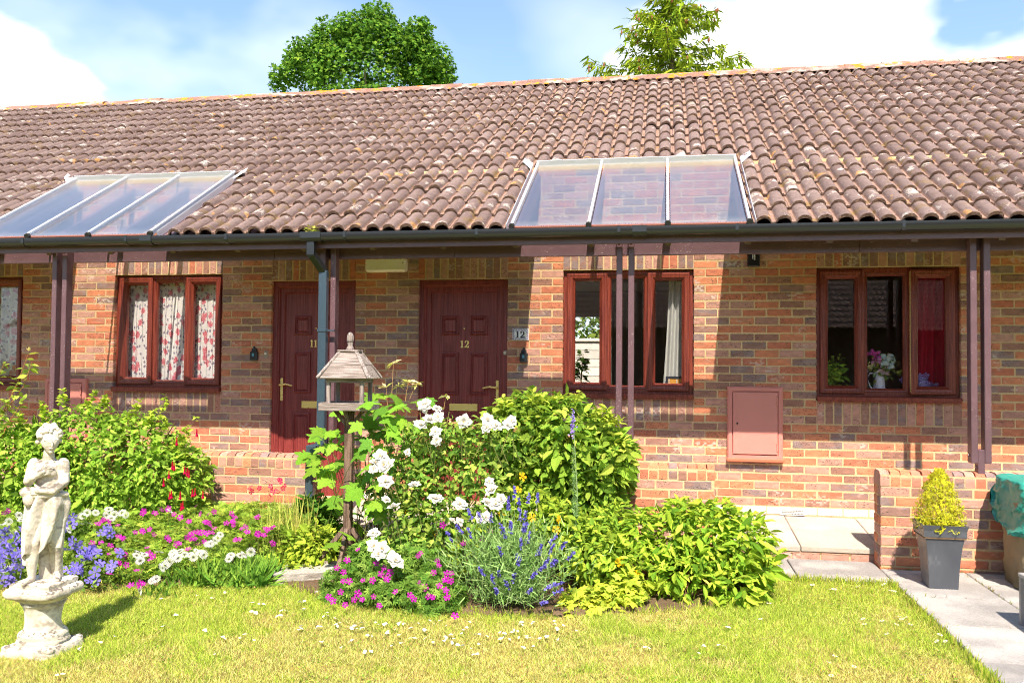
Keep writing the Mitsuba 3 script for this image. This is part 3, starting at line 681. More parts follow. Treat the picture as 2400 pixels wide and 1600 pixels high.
m = MB((.5, .5, .5)); m.tube([(6.49, -.06, 2.40), (6.49, -.075, 2.33)], .006, 6); m.tube([(6.505, -.06, 2.40), (6.505, -.075, 2.32)], .006, 6); put('wire', m, 'satin', data='c', parent=k)
def key_safe(label, x, z):
    k = thing('key_safe', label, 'key safe'); c = (.014, .016, .02)
    m = MB(c); m.box(x - .038, x + .038, -.055, 0, z - .062, z + .035, bev=.012); m.box(x - .024, x + .024, -.045, 0, z + .03, z + .062, bev=.012); put('body', m, 'satin', data='c', parent=k)
    m = MB(c); m.tube([(x, -.03, z + .055), (x, -.03, z + .082)], .012, 8); put('hook', m, 'satin', data='c', parent=k)
    m = MB((.10, .30, .42)); m.box(x - .010, x + .010, -.0565, -.05, z - .018, z + .012); put('badge', m, 'satin', data='c', parent=k)
key_safe('black key safe on the wall left of door 11', 1.598, 1.43); key_safe('black key safe under the tiled number plaque by door 12', 4.368, 1.43)
def bell(label, x, y, z, sq):
    k = thing('door_bell', label, 'door bell')
    m = MB((.32, .26, .20)); (m.box(x - .022, x + .022, y - .012, y, z - .042, z + .03, bev=.004) if sq else m.tube([(x, y, z), (x, y - .014, z)], .022, 14)); put('plate', m, 'satin', data='c', parent=k)
    m = MB((.62, .56, .44)); m.tube([(x, y - .01, z), (x, y - .022, z)], .012, 12); put('button', m, 'satin', data='c', parent=k)
bell('square door bell between the key safe and door 11', 1.715, 0, 1.438, True); bell('round door bell on the frame of door 12', OPEN['d12'][1] - .024, .042, 1.463, False)
k = thing('number_plaque', 'white ceramic plaque reading 12 with patterned border', 'house number')
m = MB((.82, .82, .80)); m.box(4.252, 4.412, -.012, 0, 1.582, 1.696, bev=.004); put('tile', m, 'satin', data='c', parent=k)
m = MB((.12, .12, .22)); m.ring(4.256, 4.408, 1.586, 1.692, [(0, -.0125), (.003, -.014), (.006, -.014), (.007, -.0125)]); m.ring(4.274, 4.390, 1.604, 1.674, [(0, -.0125), (.002, -.014), (.004, -.014), (.005, -.0125)])
for i in range(19):
    for z in (1.5955, 1.6825): m.box(4.264 + i * .0073, 4.268 + i * .0073, -.0135, -.0115, z - .002, z + .002, col=[(.12, .14, .3), (.35, .12, .15)][i % 2])
for i in range(12):
    for x in (4.2655, 4.3985): m.box(x - .003, x + .003, -.0135, -.0115, 1.60 + i * .0066, 1.6035 + i * .0066, col=[(.12, .14, .3), (.35, .12, .15)][i % 2])
put('border', m, 'satin', data='c', parent=k)
v, f = serif_number('12'); s = .062; v = np.stack([4.332 + (v[:, 0] - .66) * s * 1.15, -.0115 - v[:, 1] * .05, 1.608 + v[:, 2] * s], 1)
m = MB((.015, .015, .03)); m.add(v, f); put('numerals', m, 'satin', data='c', parent=k, label='black numerals 12')
# ---------------------------------------------------------------- leaf and flower building blocks
def _tmpl(kind):
    if kind == 'oval':      # folded along the midrib, tip bent down
        v = [(0, 0, 0), (.24, .38, .05), (0, .42, -.03), (-.24, .38, .05), (.20, .70, .02), (0, .72, -.05), (-.20, .70, .02), (0, 1, -.12)]
        f = [(0, 1, 2), (0, 2, 3), (1, 4, 5), (1, 5, 2), (2, 5, 6), (2, 6, 3), (4, 7, 5), (5, 7, 6)]
    elif kind == 'small':
        v = [(0, 0, 0), (.30, .45, .06), (0, .5, -.03), (-.30, .45, .06), (0, 1, -.10)]; f = [(0, 1, 2), (0, 2, 3), (1, 4, 2), (2, 4, 3)]
    elif kind == 'blade':
        v = [(-.06, 0, 0), (.06, 0, 0), (.05, .5, .05), (-.05, .5, .05), (0, 1, -.05)]; f = [(0, 1, 2), (0, 2, 3), (3, 2, 4)]
    elif kind == 'needle':
        v = [(-.12, 0, 0), (.12, 0, 0), (.10, .6, .03), (-.10, .6, .03), (0, 1, 0)]; f = [(0, 1, 2), (0, 2, 3), (3, 2, 4)]
    elif kind == 'palm':    # five lobed, coarsely toothed
        pts = [(0, 0)]
        for a, L in ((-118, .48), (-60, .78), (0, 1.0), (60, .78), (118, .48)):
            for da, l in ((-26, .62), (-17, .60), (-11, .82), (0, 1.0), (11, .82), (17, .60), (26, .62)):
                t = math.radians(a + da); pts.append((math.sin(t) * L * l, .28 + math.cos(t) * L * l * .72))
        v = [(0, .26, .05)] + [(x, y, -.10 * (x * x * 1.6 + max(0, y - .3) ** 2)) for x, y in pts]; n = len(pts)
        f = [(0, 1 + (i + 1) % n, 1 + i) for i in range(n)]
    elif kind == 'sycamore':
        pts = [(0, 0)]
        for a, L in ((-100, .55), (-48, .8), (0, 1.0), (48, .8), (100, .55)):
            for da, l in ((-18, .62), (0, 1.0), (18, .62)): t = math.radians(a + da); pts.append((math.sin(t) * L * l * .8, .3 + math.cos(t) * L * l * .7))
        v = [(0, .3, .04)] + [(x, y, -.12 * (x * x + max(0, y - .3) ** 2)) for x, y in pts]; n = len(pts); f = [(0, 1 + (i + 1) % n, 1 + i) for i in range(n)]
    elif kind == 'cut':     # finely cut leaf: seven narrow fingers
        v, f = [(0, 0, 0)], []
        for a in (-105, -68, -34, 0, 34, 68, 105):
            t = math.radians(a); d = np.array([math.sin(t), math.cos(t)]); q = np.array([d[1], -d[0]]); L = 1 - abs(a) / 300
            k = len(v); v += [(*(d * .5 * L + q * .09), .04), (*(d * .5 * L - q * .09), .04), (*(d * L), -.06)]; f += [(0, k + 1, k), (k, k + 1, k + 2)]
    elif kind == 'petal5':  # open five-petalled flower, facing +z, ey in its plane
        v, f = [(0, 0, -.10)], []
        for i in range(5):
            t = i * 2 * math.pi / 5; d = lambda a, r, z: (r * math.sin(t + a), r * math.cos(t + a), z)
            k = len(v); v += [d(-.42, .62, .03), d(-.40, .92, .06), d(0, 1.0, .02), d(.40, .92, .06), d(.42, .62, .03)]; f += [(0, k + 1, k), (0, k + 2, k + 1), (0, k + 3, k + 2), (0, k + 4, k + 3)]
    elif kind == 'daisy':
        v, f = [], []
        for i in range(18):
            t = i * 2 * math.pi / 18; d = lambda a, r, z: (r * math.sin(t + a), r * math.cos(t + a), z)
            k = len(v); v += [d(0, .18, 0), d(-.12, .72, .05), d(0, 1.0, -.03), d(.12, .72, .05)]; f += [(k, k + 2, k + 1), (k, k + 3, k + 2)]
    return np.array(v, float), np.array(f)
TM = {k: _tmpl(k) for k in ('oval', 'small', 'blade', 'needle', 'palm', 'sycamore', 'cut', 'petal5', 'daisy')}
def unit(a): return a / (np.linalg.norm(a, axis=-1, keepdims=True) + 1e-12)
def scatter(m, kind, P, N, D, L, cols, width=1.0):
    """One leaf per point: normal N, pointing along D, length L, colour per leaf."""
    v, f = TM[kind]; P = np.atleast_2d(P); n = len(P)
    ez = unit(np.broadcast_to(N, P.shape)); ey = np.broadcast_to(D, P.shape); ey = unit(ey - (ey * ez).sum(1, keepdims=True) * ez); ex = np.cross(ey, ez)
    L = np.broadcast_to(L, (n,))[:, None, None]; w = np.broadcast_to(width, (n,))[:, None]
    q = P[:, None] + L * (v[None, :, :1] * w[:, None] * ex[:, None] + v[None, :, 1:2] * ey[:, None] + v[None, :, 2:] * ez[:, None])
    F = (f[None] + (np.arange(n) * len(v))[:, None, None]).reshape(-1, 3)
    c = np.repeat(np.broadcast_to(cols, (n, 3)), len(v), 0)
    m.add(q.reshape(-1, 3), F, c); return m
GAIN = 1.0
def tones(n, *pal, var=.22, w=None):
    pal = np.array(pal, float); k = rng.choice(len(pal), n, p=w); t = rng.random((n, 1)) * .7
    c = pal[k] * (1 - t) + pal[rng.choice(len(pal), n, p=w)] * t
    return np.clip(c * GAIN * np.exp(rng.normal(0, var, (n, 1))), 0, .85)
def sph(n): return unit(rng.normal(0, 1, (n, 3)))
def mound(blobs, n, shell=.30, skin=1.0):
    """n points in the outer shell of a union of ellipsoids (centre, radii): points, outward normals."""
    B = [(np.array(c, float), np.array(r, float)) for c, r in blobs]; w = np.array([np.prod(r) ** (2 / 3) for c, r in B]); w /= w.sum()
    P, N = [], []
    got = 0
    while got < n:
        k = rng.choice(len(B), n, p=w); C = np.array([b[0] for b in B])[k]; R = np.array([b[1] for b in B])[k]; d = sph(n)
        p = C + d * R * (1 - shell * rng.random((n, 1)) ** 1.6) * skin; nn = unit(d / R)
        ok = p[:, 2] > GZ
        for i, (c, r) in enumerate(B): ok &= ~((k != i) & ((((p - c) / r) ** 2).sum(1) < (1 - shell) ** 2))
        P.append(p[ok]); N.append(nn[ok]); got += ok.sum()
    return np.vstack(P)[:n], np.vstack(N)[:n]
UP = np.array([0, 0, 1.0])
def foliage(m, kind, blobs, n, L, pal, shell=.35, up=.6, jit=.5, w=None, var=.22, width=1.0, droop=.1):
    P, N = mound(blobs, n, shell)
    nz = unit(N * (1 - up) + UP * up + rng.normal(0, jit, P.shape)); D = unit(N + rng.normal(0, .6, P.shape) - UP * droop)
    return scatter(m, kind, P, nz, D, L * np.exp(rng.normal(0, .32, n)), tones(n, *pal, w=w, var=var), width)
def stems(m, base, tips, r=.004, col=(.16, .10, .05), n=5, bow=.1):
    for b, t in zip(base, tips):
        b, t = np.asarray(b, float), np.asarray(t, float); k = np.linspace(0, 1, n)[:, None]; o = rng.normal(0, bow, 3) * np.linalg.norm(t - b)
        m.tube(b + (t - b) * k + o * k * (1 - k), np.linspace(r, r * .5, n), 5, col=col, cap=False)

# ---------------------------------------------------------------- things behind the window panes
def blinds(x0, x1, label, name='vertical_blind', y=.19, slat=.089, ang=11, z0=1.12, z1=2.22):
    k = thing(name, label, 'blind')
    m = MB((.7, .7, .68)); m.box(x0, x1, y - .02, y + .02, z1 - .005, z1 + .03); put('head_rail', m, 'satin', data='c', parent=k)
    i = 0; x = x0 - .06
    while x < x1 - .02:
        c, s = math.cos(math.radians(ang)) * slat / 2, math.sin(math.radians(ang)) * slat / 2
        P = np.array([(x - c, y + s, z0), (x + c, y - s, z0), (x + c, y - s, z1 - .01), (x - c, y + s, z1 - .01)])
        m = MB(); m.add(P, [(0, 1, 2, 3)], uv=np.array([(i * slat, z0), (i * slat + slat, z0), (i * slat + slat, z1), (i * slat, z1)])); put('slat', m, 'floral_fabric', data='u', parent=k); i += 1; x += .068
blinds(OPEN['wl'][0] + .02, OPEN['wl'][1] - .02, 'white vertical blind printed with red and purple flowers')
def curtain(name, label, x0, x1, z0, z1, y, mat, col=None, waves=5, amp=.025, taper=0.0, cat='curtain'):
    n, h = 60, 14; k = thing(name, label, cat); V, U = [], []
    for j in range(h):
        t = j / (h - 1); xa = x0 + taper * (1 - t) ** 1.5
        for i in range(n): s = i / (n - 1); V.append((xa + (x1 - xa) * s, y + amp * math.sin(s * waves * 6.283 + .6 * math.sin(3 * t)), z0 + (z1 - z0) * t)); U.append((s * 1.1 * (x1 - x0), z0 + (z1 - z0) * t))
    i, j = np.meshgrid(np.arange(h - 1), np.arange(n - 1), indexing='ij'); a = i * n + j
    m = MB(col or (.5, .5, .5)); m.add(V, np.stack([a, a + 1, a + n + 1, a + n], -1).reshape(-1, 4), uv=U)
    put('cloth', m, mat, smooth=True, data='u' if mat == 'floral_fabric' else 'c', parent=k)
curtain('floral_curtain', 'floral curtain in the window at the far left edge', -2.2, -1.13, 1.13, 2.24, .24, 'floral_fabric', waves=9)
curtain('red_curtain', 'deep red curtain behind the casement that stands ajar', 7.99, 8.32, 1.10, 2.3, .25, 'petal', (.50, .012, .045), waves=4, taper=-.06)
curtain('white_net_curtain', 'white curtain at the right side of the middle window', 5.74, 5.98, 1.10, 2.3, .25, 'petal', (.66, .68, .66), waves=4, taper=-.06)
# sill things, middle window
k = thing('potted_plant', 'jade like plant in a small crimson pot behind the middle window', 'pot plant'); px, py, pz = 4.895, .21, 1.10
m = MB((.55, .02, .09)); m.lathe([(.0, 0), (.046, 0), (.058, .055), (.064, .058), (.064, .085), (.056, .085), (.05, .07), (0, .068)], (px, py, pz), 20); put('pot', m, 'satin', data='c', parent=k)
m = MB(); st = [(px, py, pz + .06), (px + .008, py, pz + .20), (px + .02, py, pz + .36)]; m.tube(st, [.009, .007, .004], 6, col=(.22, .16, .08)); put('stem', m, 'matte', data='c', parent=k)
m = MB(); n = 70; t = rng.random(n); P = np.array([px, py, pz + .10]) + t[:, None] * np.array([.02, 0, .28]); d = unit(rng.normal(0, 1, (n, 3)) * (1, 1, .5) + UP * .5)
scatter(m, 'oval', P + d * .012, unit(UP + rng.normal(0, .4, (n, 3))), d, .085 * (1.2 - .5 * t), tones(n, (.09, .20, .03), (.16, .26, .05), (.06, .13, .03)), 1.1); put('foliage', m, 'leaf', data='c', parent=k)
k = thing('picture_frame', 'amber picture in a dark frame low in the middle window', 'picture frame')
m = MB((.03, .035, .05)); m.ring(5.71, 5.90, 1.10, 1.25, [(0, .235), (0, .22), (.02, .22), (.02, .235)]); put('frame', m, 'satin', data='c', parent=k)
m = MB((.62, .30, .05)); m.box(5.73, 5.88, .228, .234, 1.12, 1.23); put('picture', m, 'satin', data='c', parent=k)
# sill things, right window
k = thing('flower_jug', 'white enamel jug of pink and cream flowers behind the right window', 'vase'); jx, jy, jz = 7.640, .20, 1.10; JC = (.62, .58, .66)
m = MB(JC); m.lathe([(0, 0), (.055, 0), (.058, .01), (.053, .07), (.044, .14), (.036, .17), (.036, .19), (.050, .225), (.046, .225), (.032, .195), (.032, .17), (0, .02)], (jx, jy, jz), 24); put('body', m, 'satin', smooth=False, data='c', parent=k)
m = MB(JC); m.tube([(jx - .038, jy - .01, jz + .19), (jx - .085, jy - .012, jz + .20), (jx - .105, jy - .012, jz + .15), (jx - .085, jy - .012, jz + .08), (jx - .052, jy - .01, jz + .03)], [.007] * 5, 8); put('handle', m, 'satin', data='c', parent=k)
m = MB(); n = 130; d = unit(rng.normal(0, 1, (n, 3)) * (1.2, .5, .8) + UP * .5); P = np.array([jx - .01, jy, jz + .22]) + d * rng.uniform(.03, .20, (n, 1)) * (1, .5, .9)
scatter(m, 'oval', P, unit(rng.normal(0, 1, (n, 3)) + (0, -1, .5)), d, rng.uniform(.03, .07, n), tones(n, (.10, .20, .04), (.30, .32, .06), (.14, .26, .10)), 1.0); put('greenery', m, 'leaf', data='c', parent=k)
for dx, dz, c, r, n in ((-.045, .36, (.62, .10, .42), .05, 16), (-.01, .30, (.66, .30, .48), .05, 14), (-.085, .25, (.70, .62, .30), .04, 12), (.03, .23, (.74, .52, .56), .05, 18), (-.13, .19, (.62, .5, .58), .04, 12), (.09, .33, (.7, .68, .55), .035, 10)):
    m = MB(); P = np.array([jx + dx, jy - .03, jz + dz]) + rng.normal(0, .5, (n, 3)) * r * (.8, .4, 1); scatter(m, 'oval', P, sph(n) + (0, -1, .3), sph(n) + UP * .4, r * .9, tones(n, c, var=.12), 1.6); put('bloom', m, 'petal', data='c', parent=k)
m = MB(); P = np.array([jx + .065, jy - .035, jz + .30]) + rng.normal(0, .5, (40, 3)) * (.055, .025, .04); scatter(m, 'oval', P, sph(40) + (0, -1, .4), sph(40), .055, tones(40, (.52, .66, .68), (.62, .72, .70), var=.1), 1.7); put('hydrangea_head', m, 'petal', data='c', parent=k)
k = thing('posy_of_flowers', 'small posy of violet flowers low behind the casement that stands ajar', 'flowers')
m = MB(); P = np.array([7.985, .19, 1.19]) + rng.normal(0, .5, (60, 3)) * (.11, .03, .09); scatter(m, 'petal5', P, sph(60) + (0, -1.4, .5), sph(60), rng.uniform(.018, .032, 60), tones(60, (.38, .30, .70), (.55, .48, .80), (.25, .2, .5))); put('blossom', m, 'petal', data='c', parent=k)
m = MB((.35, .36, .42)); m.lathe([(0, 0), (.035, 0), (.045, .06), (.04, .06), (0, .02)], (7.985, .2, 1.10), 16); put('vase', m, 'satin', data='c', parent=k)
k = thing('window_plant', 'bright green leafy plant behind the left pane of the right window', 'plant')
m = MB(); foliage(m, 'oval', [((7.235, .22, 1.20), (.12, .06, .13)), ((7.20, .22, 1.30), (.09, .05, .12)), ((7.28, .22, 1.36), (.05, .04, .10))], 260, .055, [(.34, .52, .07), (.50, .60, .10), (.2, .36, .05)], shell=.8); put('foliage', m, 'leaf', data='c', parent=k)
m = MB((.35, .4, .4)); m.lathe([(0, 0), (.05, 0), (.065, .08), (.06, .08), (0, .03)], (7.235, .21, 1.10), 16); put('pot', m, 'satin', data='c', parent=k)

# back garden seen through the house: pale fence and climbing shrub
k = thing('back_garden_fence', 'pale lapped board fence seen through the left light of the middle window', 'fence')
for i in range(11):
    m = MB(np.array((.50, .48, .44)) * rng.uniform(.85, 1.12)); z = -.1 + i * .178; m.box(2.2, 6.2, 10.0 + .012, 10.04, z, z + .19, rot=euler(-.06), bev=.004); put('board', m, 'matte', data='c', parent=k)
m = MB((.52, .5, .46)); m.box(2.2, 6.2, 9.97, 10.05, 1.865, 1.93, bev=.006); put('cap_rail', m, 'matte', data='c', parent=k)
k = thing('climbing_shrub', 'sunlit shrub hanging over the back garden fence', 'shrub')
m = MB(); foliage(m, 'oval', [((4.1, 10.4, 2.35), (.9, .35, .45)), ((3.6, 10.5, 2.6), (.7, .35, .5)), ((4.4, 10.15, 2.12), (.25, .15, .3)), ((4.9, 10.5, 2.5), (.8, .4, .6))], 2600, .09, [(.14, .24, .04), (.22, .30, .06), (.08, .15, .03)]); put('foliage', m, 'leaf', data='c', parent=k)

# the house opposite, which the window panes mirror
k = thing('house_opposite', 'tiled house behind the camera mirrored in the window panes', 'house')
m = MB((.10, .06, .045)); m.box(-14, 30, -19.6, -15.4, GZ, 2.5); put('wall', m, 'matte', data='c', parent=k)
m = MB(); th = np.linspace(0, 1, 5); nx = 1760; X = np.linspace(-14, 30, nx); rows = 12; V, U = [], []
H = .035 * np.maximum(0, np.cos((X / .15) * 2 * math.pi)) ** .7
for r in range(rows):
    for s, dn in ((0, .03), (.33, 0)):
        sl = r * .33 + s; V.append(np.stack([X, np.full(nx, -14.7 - sl * .866), 2.35 + sl * .5 + H + dn], 1)); U.append(np.stack([H / .035, np.full(nx, .4 + .1 * (r % 3))], 1))
V = np.vstack(V); a = (np.arange(2 * rows - 1)[:, None] * nx + np.arange(nx - 1)[None]); m.add(V, np.stack([a, a + nx, a + nx + 1, a + 1], -1).reshape(-1, 4), uv=np.vstack(U)); put('roof', m, 'roof_tile_concrete', data='u', parent=k)

# ---------------------------------------------------------------- planter and golden conifer
k = thing('planter', 'tall tapered lead grey planter on the path before the right low wall', 'planter')
fl, fr, bl_ = (7.448, -1.85), (7.74, -1.85), (7.448, -1.545)
cx, cy = 7.604, -1.665
prof = [(.094, -.18), (.0965, -.12), (.101, -.04), (.108, .05), (.117, .12), (.128, .185), (.141, .238), (.148, .262), (.138, .262), (.128, .20), (.0, .195)]
sq = lambda r: np.array([(r, r), (-r, r), (-r, -r), (r, -r)])
m = MB(); V = np.array([[(cx + a, cy + b, z) for a, b in sq(r)] for r, z in prof[:8]]); F = []
for i in range(7):
    for q in range(4):
        A = [V[i][q], V[i][(q + 1) % 4], V[i + 1][(q + 1) % 4], V[i + 1][q]]; m.add(A, [(0, 1, 2, 3)])
for q in range(4):
    a, b = V[7][q], V[7][(q + 1) % 4]; ia, ib = (np.array([cx, cy, 0]) + (a - (cx, cy, 0)) * (.93, .93, 1)), (np.array([cx, cy, 0]) + (b - (cx, cy, 0)) * (.93, .93, 1))
    m.add([a, b, ib, ia], [(0, 1, 2, 3)]); m.add([ia, ib, ib - (0, 0, .08), ia - (0, 0, .08)], [(0, 1, 2, 3)])
vv, ff = m.mesh(); tmm = trimesh.Trimesh(vv, ff, process=True); tmm.merge_vertices(); put('shell', (np.array(tmm.vertices), np.array(tmm.faces)), 'lead_grey_pot', smooth=35, parent=k)
m = MB(); m.box(cx - .135, cx + .135, cy - .135, cy + .135, .17, .195); put('compost', m, 'bed_soil', parent=k)
k = thing('golden_conifer', 'golden yellow dwarf conifer growing in the grey planter', 'conifer')
m = MB(); m.tube([(cx, cy, .18), (cx, cy, .5)], [.014, .006], 6, col=(.2, .12, .06)); put('trunk', m, 'matte', data='c', parent=k)
m = MB(); n = 5200; h = rng.random(n) ** 1.35; a = rng.random(n) * 6.283; R = (.172 * (1 - h) ** .62 * (1 - .35 * (1 - h) ** 6) + .012) * (1 + .22 * np.sin(a * 5 + h * 19) * np.sin(a * 3 - h * 31) + .10 * rng.random(n) ** 3); rr = R * (1 - .4 * rng.random(n) ** 2)
d = np.stack([np.cos(a), np.sin(a), 0 * a], 1); P = np.array([cx, cy, .20]) + d * rr[:, None] + UP * (h * .425)[:, None]
scatter(m, 'needle', P, unit(d * .8 + UP * .5 + rng.normal(0, .35, (n, 3))), unit(d * .7 + UP * .9 + rng.normal(0, .4, (n, 3))), rng.uniform(.016, .036, n), tones(n, (.60, .58, .03), (.46, .52, .04), (.72, .66, .05), (.26, .25, .03), w=[.35, .3, .2, .15]), .9); put('foliage', m, 'leaf', data='c', parent=k)
m = MB(); stems(m, [(cx - .11, cy - .05, .2)] * 4, [(cx - .21, cy - .10, .33), (cx - .18, cy - .08, .30), (cx - .23, cy - .12, .29), (cx - .16, cy - .12, .31)], .002, (.30, .30, .08)); put('grass_tuft', m, 'matte', data='c', parent=k)

# ---------------------------------------------------------------- covered barbecue and the table at the right edge
k = thing('covered_barbecue', 'barbecue under a tan cover and a green tarpaulin by the low wall', 'covered barbecue')
def cloth_box(x0, x1, y0, y1, z0, z1, r, n=90, rows=26, flare=.0, seed=0, amp=.018, top=True):
    cx_, cy_, hx, hy = (x0 + x1) / 2, (y0 + y1) / 2, (x1 - x0) / 2, (y1 - y0) / 2; a = np.arange(n) * 2 * math.pi / n; e = 5.0
    kx = (np.abs(np.cos(a)) ** e + np.abs(np.sin(a)) ** e) ** (-1 / e); V = []
    for j in range(rows):
        t = j / (rows - 1)
        if t < .72: q = t / .72; sc, z = 1 + flare * (1 - q), z0 + (z1 - z0 - r) * q
        else: q = (t - .72) / .28; sc, z = max(.001, (1 - r / hx * (1 - math.cos(q * math.pi / 2)) - (1 - r / hx) * max(0, (q - .55) / .45) ** 1.0) if top else 1), z1 - r + r * math.sin(min(1, q * 1.4) * math.pi / 2)
        p = np.stack([cx_ + hx * sc * kx * np.cos(a), cy_ + hy * sc * kx * np.sin(a), np.full(n, z)], 1); V.append(p)
    V = np.vstack(V); d = unit(np.stack([V[:, 0] - cx_, V[:, 1] - cy_, np.zeros(len(V))], 1)); f = (meshkit.fbm(np.stack([V[:, 0] * 9, V[:, 1] * 9, V[:, 2] * 3], 1) + seed, 3) - .5) * 2
    rg = 1 - 2 * np.abs(meshkit.fbm(np.stack([V[:, 0] * 7, V[:, 1] * 7, V[:, 2] * 7], 1) + seed * 3, 3) - .5) * 2
    V = V + d * (f * amp * 1.3 + np.clip(rg, 0, 1) ** 4 * amp * .9)[:, None]; V[:, 2] += (meshkit.fbm(V * 6 + seed + 5, 3) - .5) * amp * 1.5 * (V[:, 2] > z0 + .02)
    i, j = np.meshgrid(np.arange(rows - 1), np.arange(n), indexing='ij'); return V, np.stack([i * n + j, i * n + (j + 1) % n, (i + 1) * n + (j + 1) % n, (i + 1) * n + j], -1).reshape(-1, 4)
V, F = cloth_box(8.10, 9.15, -1.88, -1.28, -.175, .50, .06, flare=-.03, seed=3)
m = MB(); m.add(V, F); put('tan_cover', m, 'tan_canvas', smooth=True, parent=k, label='tan canvas cover with dark wet hem')
V, F = cloth_box(8.075, 9.2, -1.92, -1.25, .20, .575, .05, flare=.02, seed=11, amp=.03)
low = V[:, 2] < .45; cut = .50 - .62 * np.clip((-1.28 - V[:, 1]) / .62, 0, 1) ** .8 + (V[:, 0] > 8.4) * -.02; V[:, 2] = np.where(low, np.maximum(V[:, 2], np.minimum(.52, np.where(V[:, 0] < 8.3, np.abs(cut - .08 * np.sin(V[:, 1] * 17)), .26))), V[:, 2])
m = MB(); m.add(V, F); put('tarpaulin', m, 'tarpaulin', smooth=True, parent=k, label='crumpled green tarpaulin over the top')
k = thing('metal_side_table', 'low grey metal table whose leg shows at the right edge', 'table')
tx, ty = 7.786, -2.985
for a, b in ((0, 0), (.6, 0), (0, .4), (.6, .4)):
    m = MB((.20, .19, .20)); m.box(tx + a, tx + a + .03, ty + b, ty + b + .03, PZ, .105, bev=.003); put('leg', m, 'satin', data='c', parent=k)
m = MB((.30, .29, .30)); m.box(tx - .004, tx + .634, ty - .004, ty + .434, .105, .128, bev=.004); put('top', m, 'satin', data='c', parent=k)

# ---------------------------------------------------------------- bird table
k = thing('bird_table', 'weathered wooden bird table with hipped roof on a brown post', 'bird table')
BX, BY, yaw = 3.425, -2.17, math.radians(4); RZm = euler(0, 0, yaw)
def bt(v): return (np.asarray(v, float) * (.79, .79, 1)) @ RZm.T + (BX, BY, 0)
def btbox(x0, x1, y0, y1, z0, z1, bev=.004, brown=0, up=0, rot=None, about=None):
    m = MB(); m.box(x0, x1, y0, y1, z0, z1, bev=bev, uv=(brown, up), rot=rot, about=about); m.V[-1] = bt(m.V[-1]); return m
put('post', btbox(-.036, .036, -.036, .036, GZ + .06, .99, brown=1, up=1), 'weathered_oak', data='u', parent=k, label='square brown post')
for dx, dy in ((1, 0), (-1, 0), (0, 1), (0, -1)):
    m = MB(); m.bar((dx * .03, dy * .03, .90), (dx * .15, dy * .15, 1.015), .03, .03, up=(dy, dx, 0), uv=(.6, 1)); m.V[-1] = bt(m.V[-1]); put('bracket', m, 'weathered_oak', data='u', parent=k)
put('tray', btbox(-.205, .205, -.19, .19, 1.02, 1.036), 'weathered_oak', data='u', parent=k)
for x0, x1, y0, y1 in ((-.225, .225, -.222, -.206), (-.225, .225, .206, .222), (-.225, -.209, -.205, .205), (.209, .225, -.205, .205)):
    put('tray_edge', btbox(x0, x1, y0, y1, 1.005, 1.062), 'weathered_oak', data='u', parent=k)
for sx in (-1, 1):
    for sy in (-1, 1): put('roof_post', btbox(sx * .155 - .018, sx * .155 + .018, sy * .14 - .018, sy * .14 + .018, 1.0365, 1.225, up=1), 'weathered_oak', data='u', parent=k)
for x0, x1, y0, y1 in ((-.18, .18, -.165, -.150), (-.18, .18, .150, .165), (-.172, -.157, -.15, .15), (.157, .172, -.15, .15)): put('top_rail', btbox(x0, x1, y0, y1, 1.205, 1.243), 'weathered_oak', data='u', parent=k)
def frustum(parent, z0, z1, a0, b0, a1, b1, th=.012):
    for q in range(4):
        s = [(-1, -1), (1, -1), (1, 1), (-1, 1)]; p, r = s[q], s[(q + 1) % 4]
        A = np.array([(p[0] * a0, p[1] * b0, z0), (r[0] * a0, r[1] * b0, z0), (r[0] * a1, r[1] * b1, z1), (p[0] * a1, p[1] * b1, z1)]); n = np.cross(A[1] - A[0], A[3] - A[0]); n = n / np.linalg.norm(n) * th
        V = bt(np.vstack([A, A - n])); m = MB(); m.add(V, [(0, 1, 2, 3), (5, 4, 7, 6), (0, 4, 5, 1), (1, 5, 6, 2), (2, 6, 7, 3), (3, 7, 4, 0)], uv=(0, 0)); put('roof_board', m, 'weathered_oak', data='u', parent=parent)
frustum(k, 1.238, 1.345, .232, .215, .155, .142); frustum(k, 1.337, 1.424, .166, .152, .088, .080)
for sx in (-1, 1):
    for sy in (-1, 1):
        m = MB(); m.bar((sx * .242, sy * .225, 1.240), (sx * .078, sy * .072, 1.432), .034, .014, bev=.003, up=(sx, sy, 1.2), uv=(-.25, 1)); m.V[-1] = bt(m.V[-1]); put('hip_batten', m, 'weathered_oak', data='u', parent=k)
put('cap_board', btbox(-.096, .096, -.092, .092, 1.428, 1.443), 'weathered_oak', data='u', parent=k)
m = MB(); m.lathe([(.0, 0), (.036, 0), (.036, .010), (.028, .022), (.022, .034), (.029, .048), (.022, .056), (.032, .064), (.033, .08), (.030, .104), (.022, .120), (.012, .128), (0, .131)], (0, 0, 1.443), 18, uv=(0, 1)); m.V[-1] = bt(m.V[-1]); put('finial', m, 'weathered_oak', smooth=True, data='u', parent=k, label='turned acorn finial')
for a in (0, 1, 2, 3):
    t = a * math.pi / 2; d = np.array([math.cos(t), math.sin(t), 0])
    m = MB(); m.bar(d * .30 + UP * (GZ + .07), d * .035 + UP * .14, .038, .038, bev=.004, uv=(.9, 1)); m.V[-1] = bt(m.V[-1]); put('foot_strut', m, 'weathered_oak', data='u', parent=k)
m = MB(); m.bar((-.36, 0, GZ + .065), (.36, 0, GZ + .065), .05, .05, uv=(.1, 0)); m.V[-1] = bt(m.V[-1]); put('foot_beam', m, 'weathered_oak', data='u', parent=k)
m = MB(); m.bar((0, -.36, GZ + .0645), (0, .36, GZ + .0645), .05, .05, uv=(.1, 0)); m.V[-1] = bt(m.V[-1]); put('foot_beam', m, 'weathered_oak', data='u', parent=k)
